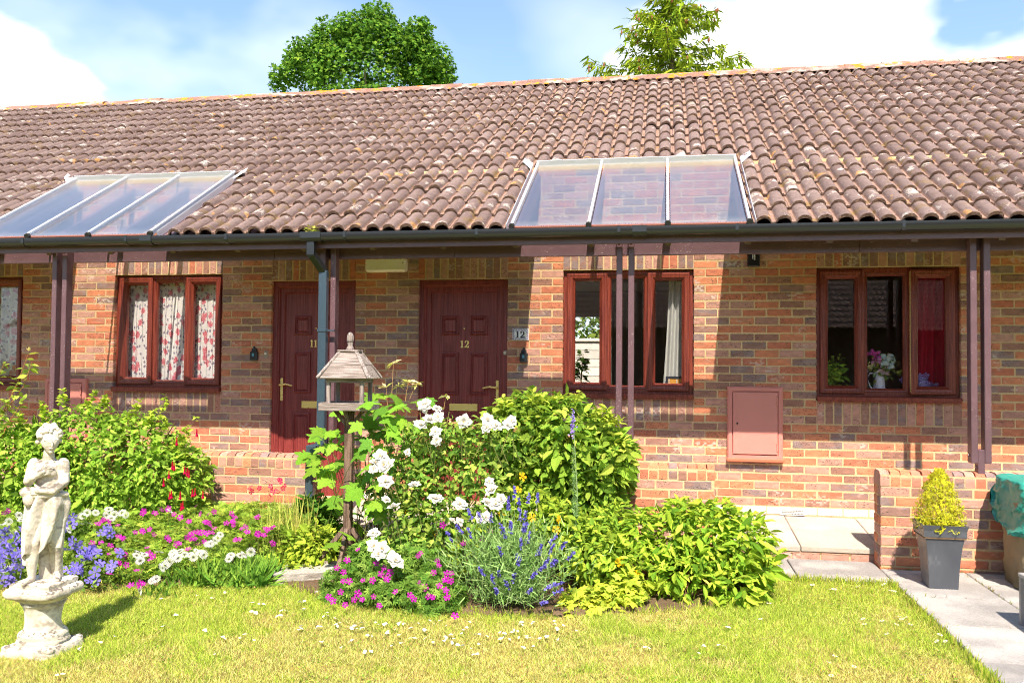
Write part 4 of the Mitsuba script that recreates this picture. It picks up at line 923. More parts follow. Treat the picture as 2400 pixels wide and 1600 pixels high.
k = thing('stone_slab', 'rough broken paving stone under the foot of the bird table', 'stone')
cs = at(735, 1365, z=GZ + .04); m = trimesh.creation.box((.42, .34, .075)); m = m.subdivide().subdivide().subdivide(); V = np.array(m.vertices); V += (meshkit.fbm(V * 9, 3)[:, None] - .5) * .06 * np.sign(V) * (1, 1, .5); V = V @ euler(.02, -.03, .35).T + (3.17, -2.33, GZ + .035); m2 = MB(); m2.add(V, np.array(m.faces), uv=(.35, .35)); put('block', m2, 'concrete_slab', data='u', parent=k)
GAIN = 1.3                                      # young sunlit leaves are pale
# ---------------------------------------------------------------- statue and pedestal
k = thing('stone_pedestal', 'squat white stone pedestal with square cap on the lawn', 'pedestal'); SX, SY = 2.43, -4.05
cap = [(0, .132), (.118, .134), (.140, .130), (.149, .118), (.150, .100), (.143, .086), (.128, .080), (.118, .074), (.112, .062)]
col = [(.110, .062), (.107, .055), (.112, .045), (.104, .036), (.096, .02), (.090, -.02), (.088, -.06), (.094, -.088), (.104, -.10)]
bas = [(.104, -.10), (.116, -.108), (.122, -.122), (.118, -.134), (.124, -.142), (.130, -.152), (.126, -.162), (.140, -.168), (.148, -.18), (.152, -.20), (.155, -.225)]
for nm, prof, sq_ in (('cap', cap[::-1], [3, 4, 5, 7, 8, 8, 8, 8, 8]), ('column', col[::-1], [2] * 9), ('base', bas[::-1], [9, 9, 8, 6, 2, 2, 2, 2, 2, 2, 2])):
    m = MB(); m.lathe(prof, (SX, SY, .012), 64, square=sq_); V, F = m.mesh(); nn = (meshkit.fbm(V * 22, 3) - .5); d = unit(np.stack([V[:, 0] - SX, V[:, 1] - SY, 0 * V[:, 0]], 1)); V = V + d * (nn * .012)[:, None]; V[:, 2] += (meshkit.fbm(V * 17 + 3, 3) - .5) * .008
    put(nm, (V, F), 'cast_stone', smooth=True, parent=k)
m = MB()
for a in range(4):
    t = a * math.pi / 2 + math.pi / 4; m.ball((SX + .165 * math.cos(t), SY + .165 * math.sin(t), -.165), .028, sc=(1.1, 1.1, .8), sub=2)
V, F = m.mesh(); V = V + (meshkit.fbm(V * 30, 3) - .5)[:, None] * .014
for a in range(4): n = len(V) // 4; put('corner_leaf', (V[a * n:(a + 1) * n], F[:len(F) // 4]), 'cast_stone', smooth=True, parent=k)
k = thing('stone_statue', 'weathered white stone statue of a draped woman with folded arms', 'statue')
m = MB(); m.box(SX - .118, SX + .118, SY - .118, SY + .118, .140, .172, bev=.006); mb = trimesh.Trimesh(*m.mesh()).subdivide().subdivide().subdivide(); V = np.array(mb.vertices); V += (meshkit.fbm(V * 28, 3) - .5)[:, None] * .008; put('plinth', (V, np.array(mb.faces)), 'cast_stone', smooth=30, parent=k)
Mf = manifold3d.Manifold
def sp(c, r, sc=(1, 1, 1)): return Mf.sphere(r, 20).scale(list(sc)).translate(list(map(float, c)))
WX = .74
def chain(*js):
    out = Mf()
    for (a, ra), (b, rb) in zip(js[:-1], js[1:]): out = out + Mf.batch_hull([sp(a, ra), sp(b, rb)])
    return out
def ell(c, r): return sp(c, 1.0, r)
B = Mf()
B += chain(((-.040, -.010, .40), .056), ((-.048, -.055, .215), .036), ((-.056, -.040, .10), .029), ((-.058, -.030, .03), .019))      # forward leg
B += chain(((-.058, -.025, .016), .018), ((-.068, -.070, .014), .016), ((-.076, -.112, .009), .011))
B += chain(((.042, .010, .40), .060), ((.050, -.008, .215), .040), ((.046, .020, .11), .032), ((.044, .032, .03), .020))           # standing leg
B += chain(((.044, .035, .017), .019), ((.062, -.012, .015), .018), ((.074, -.052, .010), .012))
B += Mf.batch_hull([ell((.0, .006, .425), (.092, .070, .055)), ell((.004, .0, .50), (.062, .050, .04))])                          # hips, waist
B += Mf.batch_hull([ell((.004, .0, .50), (.060, .050, .04)), ell((.0, .004, .585), (.062, .052, .05)), ell((0, .010, .628), (.064, .036, .018))])
for sx in (-1, 1): B += ell((sx * .029, -.042, .578), (.024, .022, .025)); B += sp((sx * .070, .010, .620), .032)
B += chain(((0, .010, .64), .032), ((.004, -.004, .688), .025))                                                               # neck
hd = np.array([.010, -.014, .748]); ht = euler(.18, 0, .45)                                                                    # head, bowed and turned
HS = 1.24
def h(x, y, z): return hd + ht @ (np.array([x, y, z]) * HS)
B += Mf.batch_hull([sp(h(0, .008, .012), .052), sp(h(0, -.012, -.006), .043), sp(h(0, -.022, -.038), .020)])
B += Mf.batch_hull([sp(h(0, -.048, .008), .004), sp(h(0, -.056, -.012), .0055)]); B += Mf.batch_hull([sp(h(.006, -.043, -.026), .0045), sp(h(-.006, -.043, -.026), .0045)])
B += sp(h(0, -.037, -.044), .010)
for sx in (-1, 1): B += Mf.batch_hull([sp(h(sx * .010, -.0385, .010), .0045), sp(h(sx * .026, -.032, .008), .0045)]); B += sp(h(sx * .042, .004, -.006), .009)
rs = np.random.default_rng(4)
for i in range(150):
    d = unit(rs.normal(0, 1, 3)); d[2] = abs(d[2]) * .9 + .05
    if d[1] < -.55 and d[2] < .62: continue
    d = unit(d); B += sp(h(*(d * (.046, .050, .046) + (0, .012, .014))), rs.uniform(.008, .013))
B += sp(h(.0, .058, .016), .025); B += sp(h(.016, .02, .060), .016); B += sp(h(-.016, .02, .060), .016)
for sx in (-1, 1): B += sp(h(sx * .042, .022, -.012), .014)
# arms: her left forearm lies across the waist, her right hand is raised to the breast
B += chain(((.072, .008, .618), .032), ((.086, -.022, .525), .028), ((.050, -.080, .487), .023), ((-.020, -.095, .492), .018))
B += chain(((-.072, .008, .618), .031), ((-.084, -.030, .530), .026), ((-.050, -.074, .560), .021), ((.000, -.078, .588), .016))
for j in range(4): B += chain(((-.020, -.096, .502 - j * .009), .0075), ((-.045, -.092, .503 - j * .010), .007), ((-.058, -.078, .500 - j * .010), .006))
B += chain(((-.018, -.097, .505), .008), ((-.030, -.104, .520), .0065))
for j in range(4): B += chain(((.004, -.076, .598 - j * .009), .0072), ((.026 - j * .002, -.072, .603 - j * .009), .0065), ((.040 - j * .003, -.060, .602 - j * .009), .0055))
B += chain(((-.002, -.078, .600), .008), ((.010, -.078, .617), .006))
# drapery: a bunch held at her right, a fall down the front, a cloth behind the legs
B += ell((-.085, -.055, .478), (.034, .038, .030)); B += ell((-.070, -.066, .445), (.030, .026, .045)); B += chain(((-.09, -.03, .47), .024), ((-.03, -.078, .462), .018), ((.05, -.065, .462), .016), ((.095, -.01, .455), .016), ((.06, .06, .452), .016), ((-.05, .06, .455), .016), ((-.09, -.02, .46), .02))
B += Mf.batch_hull([sp((-.020, .035, .012), .022), sp((.050, .060, .012), .022), sp((.03, .05, .30), .03), sp((-.03, .04, .30), .03)])
bm = B.refine_to_length(.005).to_mesh(); body = trimesh.Trimesh(bm.vert_properties[:, :3], bm.tri_verts); trimesh.smoothing.filter_taubin(body, lamb=.5, nu=-.53, iterations=3)
V = np.array(body.vertices)
# skirt as a closed lofted cloth with folds
n, rows = 96, 46; th = np.arange(n) * 2 * math.pi / n; S = []
for j in range(rows):
    t = j / (rows - 1); z = .468 - .325 * t + .0
    cxk, cyk = .010 - .030 * t, -.004 - .012 * t; rx = np.interp(t, [0, .2, .5, .8, 1], [.083, .103, .096, .084, .078]); ry = np.interp(t, [0, .2, .5, .8, 1], [.066, .080, .078, .070, .064])
    f = (.007 + .013 * t) * np.sin(6 * th + 2.6 * t) + .009 * t * np.sin(11 * th - 3 * t) +   .024 * np.exp(-((th - 4.45 + .25 * t) / .16) ** 2) - .016 * np.exp(-((th - 4.75 + .2 * t) / .14) ** 2) + .020 * np.exp(-((th - 5.15 - .1 * t) / .2) ** 2)
    hem = -.055 * t ** 2 * np.cos(th - 2.6) + .02 * t ** 3 * np.sin(th * 5)
    S.append(np.stack([cxk + (rx + f) * np.cos(th), cyk + (ry + f) * np.sin(th), z + hem + 0 * th], 1))
S = np.vstack(S); i, j = np.meshgrid(np.arange(rows - 1), np.arange(n), indexing='ij'); SF = np.stack([i * n + j, (i + 1) * n + j, (i + 1) * n + (j + 1) % n, i * n + (j + 1) % n], -1).reshape(-1, 4)
R_ = euler(0, 0, math.radians(22)); K = 1.0
def place(v): return (v * K) @ R_.T + (SX + .005, SY, .170)
V += (meshkit.fbm(V * 55, 3) - .5)[:, None] * .0025 * unit(V - V.mean(0))
put('figure', (place(V), np.array(body.faces)), 'cast_stone', smooth=True, parent=k)
m = MB(); m.add(place(S), SF); m.add(place(S * (.93, .93, 1)), SF[:, ::-1]); put('drapery', m, 'cast_stone', smooth=True, parent=k)

# ---------------------------------------------------------------- beds and lawn
from shapely import contains_xy
BED = Polygon([(-3.2, -1.2), (-3.2, -3.0), (-.6, -2.95), (.7, -2.86), (1.6, -2.84), (2.2, -2.80), (2.75, -2.58), (3.05, -2.50), (3.35, -2.70), (3.62, -2.88), (4.0, -2.97), (4.7, -2.95), (5.2, -2.84), (5.75, -2.62), (6.05, -2.40), (6.28, -2.12), (6.36, -1.68), (6.03, -1.64), (6.03, -1.2)])
bx, by = np.meshgrid(np.linspace(-3.3, 6.5, 200), np.linspace(-3.2, -1.15, 50)); bz = GZ - .008 + .05 * (meshkit.fbm(np.stack([bx * 3, by * 3, 0 * bx], -1), 3)) * np.clip(BED.buffer(-.03).area and 1, 0, 1)
inside = contains_xy(BED, bx, by); bz = np.where(inside, bz, GZ - .03); ii = np.arange(49)[:, None] * 200 + np.arange(199)[None]
m = MB(); m.add(np.stack([bx, by, bz], -1).reshape(-1, 3), np.stack([ii, ii + 1, ii + 201, ii + 200], -1).reshape(-1, 4)); put('flower_bed', m, 'bed_soil', smooth=True, kind='structure', label='bare brown soil of the flower bed along the low walls')
n = 460000; X = rng.uniform(.9, 7.36, n); Y = -1.64 - (5.5 - 1.64) * rng.random(n) ** .8
w = at(0, 0, y=1) if False else None
ok = ~contains_xy(BED, X, Y) & ~((X > 7.27 + .02 * np.sin(Y * 9)) & (Y < -1.6)) & (Y < -1.665); pv = project(np.stack([X, Y, 0 * X + GZ], 1)); ok &= (pv[:, 0] > -150) & (pv[:, 0] < 2500) & (pv[:, 1] < 1750)
X, Y = X[ok], Y[ok]; n = len(X); P = np.stack([X, Y, np.full(n, GZ - .012)], 1)
pt = meshkit.fbm(np.stack([X * 1.1, Y * 1.1, 0 * X], 1), 4, 3); p2 = meshkit.fbm(np.stack([X * 4.5, Y * 4.5, 0 * X + 4], 1), 3, 8)
dry = np.clip((pt * .6 + p2 * .4 - .465) * 7 + (-Y - 2.9) * .22 - np.clip(X - 5.4, 0, 2) * .22, 0, 1)
H = rng.uniform(.012, .030, n) * (1.2 - .45 * dry) * (.6 + 1.1 * meshkit.fbm(np.stack([X * 9, Y * 9, 0 * X + 2], 1), 3, 21)); lean = rng.normal(0, .55, (n, 2)); tip = P + np.stack([lean[:, 0] * H, lean[:, 1] * H, H], 1); a = rng.random(n) * 6.283; wd = .0022 * np.stack([np.cos(a), np.sin(a), 0 * a], 1)
gr = np.array([(.32, .47, .05), (.46, .58, .08), (.56, .61, .13)])[rng.integers(0, 3, n)]; st = np.array([(.70, .67, .25), (.60, .54, .17), (.40, .27, .12)])[rng.choice(3, n, p=[.46, .34, .20])]
c = np.where((rng.random(n) < dry * .75 + .12)[:, None], st, gr) * np.exp(rng.normal(0, .2, (n, 1)))
V = np.stack([P - wd, P + wd, tip], 1).reshape(-1, 3); m = MB(); m.add(V, np.arange(3 * n).reshape(-1, 3), np.repeat(c, 3, 0)); put('lawn_grass', m, 'leaf', data='c', kind='stuff', label='short sunlit lawn grass with mossy yellow patches')
m = MB(); b = BED.exterior; n = 5200; q = np.array([b.interpolate(s).coords[0] for s in rng.uniform(0, b.length, n)]) + rng.normal(0, .03, (n, 2)); q = q[(q[:, 1] < -1.9) | (q[:, 0] > 6.2)]; q = np.vstack([q, np.stack([rng.normal(7.285, .018, 1500), rng.uniform(-5.4, -1.64, 1500)], 1), np.stack([rng.uniform(6.3, 7.3, 800), rng.normal(-1.655, .014, 800)], 1)]); n = len(q)
P = np.stack([q[:, 0], q[:, 1], np.full(n, GZ - .01)], 1); scatter(m, 'blade', P, sph(n) * (1, 1, .2), UP + rng.normal(0, .4, (n, 3)), rng.uniform(.03, .075, n), tones(n, (.17, .28, .02), (.28, .36, .04), (.40, .38, .09)), .8); put('edge_grass', m, 'leaf', data='c', kind='stuff', label='longer grass along the edges of the bed and path')

m = MB(); n = 3600; X = rng.uniform(1.4, 7.2, n); Y = rng.uniform(-4.8, -1.75, n); q = meshkit.fbm(np.stack([X * 2.2, Y * 2.2, 0 * X], 1), 3, 40); okk = (q > .53) & ~contains_xy(BED, X, Y) & (X < 7.22); X, Y = X[okk], Y[okk]; n = len(X)
P = np.stack([X, Y, GZ + rng.uniform(.006, .018, n)], 1).repeat(3, 0) + rng.normal(0, .004, (3 * n, 3)); scatter(m, 'small', P, UP + rng.normal(0, .3, P.shape), sph(3 * n) * (1, 1, .1), rng.uniform(.010, .018, 3 * n), tones(3 * n, (.16, .30, .04), (.30, .40, .06), (.36, .26, .10)), 1.5); put('clover', m, 'leaf', data='c', kind='stuff', label='low clover and moss growing among the lawn grass')
m = MB(); J_ = [(7.915 + rng.normal(0, .006), rng.uniform(-4.2, -1.3)) for _ in range(60)] + [(rng.uniform(7.32, 8.5), y + rng.normal(0, .006)) for y in (-2.0, -2.655, -3.31) for _ in range(10)] + [(rng.uniform(7.33, 8.0), -1.205 + rng.normal(0, .012)) for _ in range(60)]
P = np.array([(a, b, PZ - .005) for a, b in J_]).repeat(3, 0); n = len(P); scatter(m, 'blade', P, sph(n) * (1, 1, .2), UP + rng.normal(0, .6, (n, 3)), rng.uniform(.012, .035, n), tones(n, (.14, .20, .05), (.30, .28, .10), (.20, .14, .06)), 1.3); put('joint_weeds', m, 'leaf', data='c', kind='stuff', label='moss and tiny weeds in the paving joints')
def plant(name, label, cat, group=None): return thing(name, label, cat, group)
def leafmass(k, m, key='foliage', label=None): return put(key, m, 'leaf', data='c', parent=k, kind='stuff', label=label)
def stalks(k, m): return put('stems', m, 'matte', data='c', parent=k, kind='stuff')
CAMD = lambda P: unit(CAM - np.asarray(P))
def flower(k, kind, P, L, col, face=.55, key='flower', eye=None, eye_r=.22, var=.08, jit=.3):
    P = np.asarray(P, float); N = unit(UP * (1 - face) + CAMD(P) * face + rng.normal(0, jit, 3)); m = MB(); scatter(m, kind, P, N, sph(1)[0], L, np.clip(np.array(col) * math.exp(rng.normal(0, var)), 0, .85))
    if eye is not None: m.ball(P + N * L * .05, L * eye_r, col=eye, sub=1, sc=(1, 1, .6))
    put(key, m, 'petal', data='c', parent=k)
C5 = lambda p: (p[0] / 2.45, 960 + p[1] / 2.45)
C6 = lambda p: (700 + p[0] / 2.45, 900 + p[1] / 2.45)
DAISY = [(110, 605), (120, 635), (50, 640), (10, 660), (80, 700), (140, 690), (45, 920)], [(450, 600), (500, 590), (550, 590), (625, 570), (610, 605), (640, 620), (700, 590), (722, 603), (975, 580), (510, 650), (395, 690), (470, 800), (455, 655), (430, 625), (655, 600), (475, 610)], \
    [(800, 815), (830, 830), (805, 865), (915, 815), (990, 820), (1030, 810), (1060, 830), (1020, 850), (1110, 845), (1150, 820), (1170, 830), (950, 890), (970, 870), (1250, 735), (1195, 770), (895, 970), (805, 1035), (785, 835), (1000, 835), (1090, 830), (1130, 810), (1265, 715), (1235, 750), (930, 905), (1210, 768), (875, 980)], [(1325, 835), (1400, 830), (1440, 815), (1315, 855), (1380, 835)]
MAG = [(25, 592), (585, 640), (630, 652), (820, 592), (765, 545), (930, 572), (890, 592), (1035, 618), (1085, 640), (1075, 677), (1150, 597), (1195, 600), (1185, 645), (1210, 665), (1145, 715), (1190, 708), (1220, 705), (1090, 735), (1110, 745), (1075, 730), (1140, 770), (1030, 765), (970, 745), (885, 715), (815, 690), (820, 700), (845, 790), (880, 840), (785, 920), (750, 1005), (820, 995), (680, 885), (705, 825), (670, 805), (725, 890), (530, 765), (580, 762), (1330, 595), (1335, 635), (1340, 660), (1300, 650), (1390, 680), (1420, 700), (1480, 710), (1515, 718), (1525, 680), (1565, 675), (1350, 745), (1570, 770), (1480, 615), (965, 575), (1080, 798), (710, 735), (680, 725), (630, 825), (630, 940), (595, 630), (1175, 640), (1200, 650)]
VIO = [(40, 690), (60, 730), (20, 745), (90, 760), (130, 690), (150, 770), (60, 800), (110, 800), (150, 840), (190, 800), (20, 820), (40, 850), (90, 840), (10, 880), (60, 905), (110, 900), (140, 880), (180, 840), (0, 790), (20, 940), (60, 980), (10, 1015), (75, 715), (105, 735), (30, 770), (130, 820), (5, 700), (85, 880), (120, 860), (45, 740), (160, 680)], [(400, 645), (350, 690), (410, 760), (380, 800), (430, 770), (620, 705), (490, 820), (520, 850), (460, 830), (510, 810), (560, 820), (565, 890), (645, 890), (690, 825), (440, 910), (470, 930), (430, 900), (515, 975), (400, 660), (420, 775), (500, 835), (525, 800), (610, 690), (635, 710), (360, 680), (450, 920), (575, 900), (475, 850)]
def bedpt(u, v, hgt):
    """Where the ray of a flower meets the top of the planting (hgt above the bed)."""
    for y in np.arange(-3.0, -1.3, .02):
        P = at(u, v, y=y)
        if P[2] < GZ + hgt - .05 + .27 * min(1, max(0, (y + 2.85) / .85)): return P
    return P
# low green cover of the left bed, with the flowers standing in it
k = plant('cranesbill_bed', 'low bed of magenta cranesbill between the statue and the bird table', 'flowers')
m = MB()
n = 15000; X = rng.uniform(-.2, 3.1, n); Y = rng.uniform(-2.86, -1.3, n); okk = contains_xy(BED.buffer(-.02), X, Y) & ~((X > 2.75) & (Y < -2.2)); X, Y = X[okk], Y[okk]; n = len(X); top = .07 + .27 * np.clip((Y + 2.85) / .85, 0, 1) + .05 * (meshkit.fbm(np.stack([X * 3, Y * 3, 0 * X], 1), 3) - .5) * 2
P = np.stack([X, Y, GZ + top * (1 - .75 * rng.random(n) ** 2)], 1); d = sph(n) + UP * .7
scatter(m, 'cut', P, unit(UP + rng.normal(0, .5, (n, 3))), d, rng.uniform(.03, .06, n), tones(n, (.19, .31, .035), (.28, .39, .05), (.36, .43, .07), (.11, .20, .03)), 1.25); leafmass(k, m)
sm = MB()
for p in MAG + [(a + rng.normal(0, 28), b + rng.normal(0, 18)) for a, b in MAG if rng.random() < .7]:
    u, v = C5(p); P = bedpt(u, v, .17); flower(k, 'petal5', P, rng.uniform(.020, .027), (.52, .025, .42), eye=(.75, .55, .7), eye_r=.10, jit=.4); stems(sm, [P - (0, 0, .12)], [P], .0015, (.16, .2, .05))
stalks(k, sm)
for g_, (lst, lab) in enumerate(zip(VIO, ('mass of violet blue flowers left of the statue', 'violet blue flowers right behind the statue'))):
    k = plant('violet_clematis', lab, 'flowers'); m = MB(); sm = MB()
    lst = lst + [(a + rng.normal(0, 22), b + rng.normal(0, 22)) for a, b in lst if rng.random() < .9]
    pts = [bedpt(*C5(p), .20) for p in lst]
    for P in pts: flower(k, 'petal5', P, rng.uniform(.030, .042), (.22, .18, .66), face=.7, eye=(.5, .45, .3), eye_r=.12, jit=.5, var=.15)
    for P in pts: Q = P + rng.normal(0, .05, (14, 3)) - (0, -.05, .05); scatter(m, 'small', Q, sph(14) + UP, sph(14), .045, tones(14, (.10, .18, .03), (.18, .26, .05)))
    leafmass(k, m)
for lst, lab in zip(DAISY, ('white daisies at the far left behind the violet flowers', 'white daisies behind the statue under the fuchsia', 'row of white daisies leaning over the lawn edge', 'few white daisies nearest the bird table')):
    k = plant('white_daisies', lab, 'flowers'); m = MB(); sm = MB()
    pts = [bedpt(*C5(p), .19) for p in lst]
    for P in pts: flower(k, 'daisy', P, rng.uniform(.030, .038), (.72, .71, .71), face=.45, eye=(.14, .09, .14), eye_r=.15, jit=.35, var=.04); stems(sm, [P + (rng.normal(0, .04), .06, -.16)], [P], .002, (.15, .2, .05))
    c = np.mean(pts, 0); nl = 22 * len(pts); ctr_ = np.array(pts)[rng.integers(0, len(pts), nl)] + rng.normal(0, .07, (nl, 3)) * (1, 1, .3) + (0, .05, -.09)
    scatter(m, 'blade', ctr_ - (0, 0, .06), sph(nl) * (1, 1, .4) + UP * .3, UP + rng.normal(0, .6, (nl, 3)), rng.uniform(.06, .11, nl), tones(nl, (.10, .22, .03), (.16, .28, .04), (.07, .15, .02)), 1.3); leafmass(k, m); stalks(k, sm)
k = plant('strappy_clump', 'lush green strap leaved clump at the lawn edge left of the stone', 'plant'); m = MB(); n = 1500
P = np.stack([rng.uniform(2.42, 3.0, n), rng.uniform(-2.70, -2.4, n), np.full(n, GZ)], 1); P[:, 1] += .06 * (P[:, 0] - 2.7); scatter(m, 'blade', P, sph(n) * (1, 1, .3) + (0, -.6, .3), UP * 1.1 + rng.normal(0, .55, (n, 3)), rng.uniform(.10, .22, n), tones(n, (.09, .22, .03), (.15, .29, .04), (.22, .34, .05)), .85); leafmass(k, m)
k = plant('pink_penstemon', 'tall stem of red pink trumpet flowers before the left low wall', 'flowers'); sm = MB()
for p in [(1440, 440), (1445, 470), (1490, 450), (1555, 440), (1570, 470), (1550, 490), (1610, 410), (1615, 440), (1635, 435), (1600, 475), (1560, 455), (1590, 460), (1625, 450), (1605, 400), (1435, 455)]:
    P = at(*C5(p), y=-1.55); flower(k, 'petal5', P, rng.uniform(.020, .028), (.74, .03, .14), face=.6, jit=.6)
for u, b in ((590, 1250), (640, 1260), (662, 1265)): stems(sm, [at(u + 15, b + 20, y=-1.58)], [at(u, 1130 + abs(u - 660) * .4, y=-1.55)], .003, (.28, .30, .08))
m = MB(); n = 200; P = np.array([at(rng.uniform(590, 700), rng.uniform(1205, 1275), y=-1.6) for _ in range(n)]); scatter(m, 'oval', P, sph(n) + UP, sph(n) + UP * .5, rng.uniform(.05, .10, n), tones(n, (.18, .30, .05), (.26, .36, .07)), .7); leafmass(k, m); stalks(k, sm)
k = plant('broad_leaved_plant', 'broad pale green leaves at the foot of the left low wall', 'plant')
for u, v, L in ((500, 1205, .20), (530, 1190, .22), (560, 1215, .17), (470, 1215, .15), (585, 1225, .16), (610, 1240, .14)):
    P = at(u - 12, v + 20, y=-1.5); m = MB(); scatter(m, 'oval', P, unit(np.array([.1, -.7, .8]) + rng.normal(0, .25, 3)), np.array([rng.uniform(-.7, 1), .1, .9]), L, tones(1, (.24, .36, .08), var=.1), 1.1); put('leaf', m, 'leaf', data='c', parent=k)
k = plant('grass_clump', 'thin yellowing grass stalks left of the bird table', 'grass clump'); m = MB(); n = 260
P = np.array([at(rng.normal(672, 26), 1320, y=-2.1) for _ in range(n)]); P[:, 2] = GZ; scatter(m, 'blade', P, sph(n) * (1, 1, .1), UP + rng.normal(0, .13, (n, 3)), rng.uniform(.25, .62, n), tones(n, (.36, .38, .08), (.50, .46, .14), (.24, .32, .06)), .16); leafmass(k, m)
k = plant('mint_bush', 'mid green leafy bush between the low wall end and the bird table', 'shrub'); m = MB()
foliage(m, 'oval', [(at(740, 1220, y=-1.75), (.16, .16, .20)), (at(712, 1260, y=-1.8), (.16, .18, .22)), (at(765, 1290, y=-1.85), (.16, .16, .22)), (at(690, 1310, y=-1.85), (.15, .15, .15))], 1500, .075, [(.09, .20, .03), (.15, .28, .04), (.05, .12, .02)], shell=.6); leafmass(k, m)
k = plant('golden_creeper', 'yellow green ground cover left of the bird table foot', 'ground cover'); m = MB()
foliage(m, 'oval', [(at(690, 1320, y=-2.15), (.22, .2, .12)), (at(735, 1280, y=-2.1), (.2, .2, .16)), (at(700, 1350, y=-2.3), (.2, .14, .10))], 1500, .05, [(.40, .46, .05), (.30, .40, .04), (.2, .30, .04)], shell=.6, up=.75); leafmass(k, m)

# ---------------------------------------------------------------- shrubs
k = plant('fuchsia_shrub', 'large bright green fuchsia shrub with red hanging flowers before the left wall', 'shrub'); m = MB()
fb = [(at(u, v, y=-1.62), (r, .40, r * .95)) for u, v, r in ((60, 1110, .42), (190, 1080, .50), (310, 1090, .46), (390, 1120, .34), (130, 1180, .45), (290, 1190, .45), (400, 1200, .24), (0, 1100, .35), (60, 1050, .22))]
foliage(m, 'small', fb, 14000, .050, [(.26, .41, .05), (.36, .49, .08), (.18, .32, .035), (.10, .20, .025)], shell=.36, up=.55, w=[.35, .25, .25, .15])
for u0, v0, u1, v1 in ((380, 1010, 388, 922), (400, 1060, 462, 975), (240, 960, 250, 925), (150, 950, 145, 912), (300, 990, 330, 935), (60, 1010, 40, 965), (420, 1080, 440, 1010), (200, 960, 222, 915), (110, 985, 95, 940), (340, 1000, 362, 960)):
    a, b = at(u0, v0, y=-1.72), at(u1, v1, y=-1.74); n = 42; t = rng.random(n)[:, None]; P = a + (b - a) * t; D = unit(sph(n) * (1, 1, .4) + UP * .4); scatter(m, 'small', P, UP + rng.normal(0, .5, (n, 3)), D, .062 * (1.15 - .5 * t[:, 0]), tones(n, (.27, .39, .04), (.38, .46, .06)))
leafmass(k, m); sm = MB()
for i in range(16): b = at(200, 1290, y=-1.6) + rng.normal(0, .15, 3) * (1.6, .6, 0); b[2] = GZ; stems(sm, [b], [at(rng.uniform(20, 430), rng.uniform(960, 1090), y=-1.65)], .008, (.14, .08, .04), bow=.2)
stalks(k, sm)
for p in [(1075, 355), (1060, 345), (1000, 325), (985, 485), (1035, 490), (1120, 470), (1165, 485), (1040, 555), (1015, 180), (1130, 130), (940, 415), (970, 370), (990, 318), (1085, 365), (975, 490), (1105, 475), (1050, 545)]:
    P = at(*C5(p), y=-1.98); q = MB(); q.tube([P + UP * .03, P, P - UP * .012], [.003, .006, .007], 6, col=(.45, .01, .03))
    for i in range(4): t = i * 1.57; d = np.array([math.cos(t), math.sin(t), -.5]); scatter(q, 'small', P - UP * .008, UP + d, d, .030, tones(1, (.55, .012, .05), var=.1), .8)
    q.tube([P - UP * .01, P - UP * .035], [.007, .004], 6, col=(.32, .01, .16)); put('flower', q, 'petal', data='c', parent=k)
k = plant('rose_shoot', 'young rose shoots with pointed leaves at the left edge', 'rose'); m = MB(); sm = MB()
for pts in (((-30, 1060), (10, 960), (40, 900), (66, 830)), ((-40, 1040), (0, 980), (55, 905), (75, 850)), ((-20, 1080), (20, 990), (60, 930)), ((-60, 980), (-10, 900), (10, 850)), ((-40, 1100), (5, 1010), (40, 985))):
    q = np.array([at(u, v, y=-1.9) for u, v in pts]); sm.tube(q, np.linspace(.005, .002, len(q)), 5, col=(.36, .16, .06), cap=False)
    for s in range(len(q) - 1):
        n = 13; t = rng.random((n, 1)); P = q[s] + (q[s + 1] - q[s]) * t; D = unit(sph(n) * (1, .7, .35) + UP * .2); scatter(m, 'oval', P, UP + rng.normal(0, .45, (n, 3)), D, rng.uniform(.055, .095, n), tones(n, (.27, .36, .05), (.18, .28, .05), (.36, .42, .07)), .95)
leafmass(k, m); stalks(k, sm); m = MB(); P = at(66, 822, y=-1.9); scatter(m, 'small', np.repeat(P[None], 5, 0), sph(5), UP + rng.normal(0, .25, (5, 3)), .035, (.62, .55, .2)); put('bud', m, 'petal', data='c', parent=k)

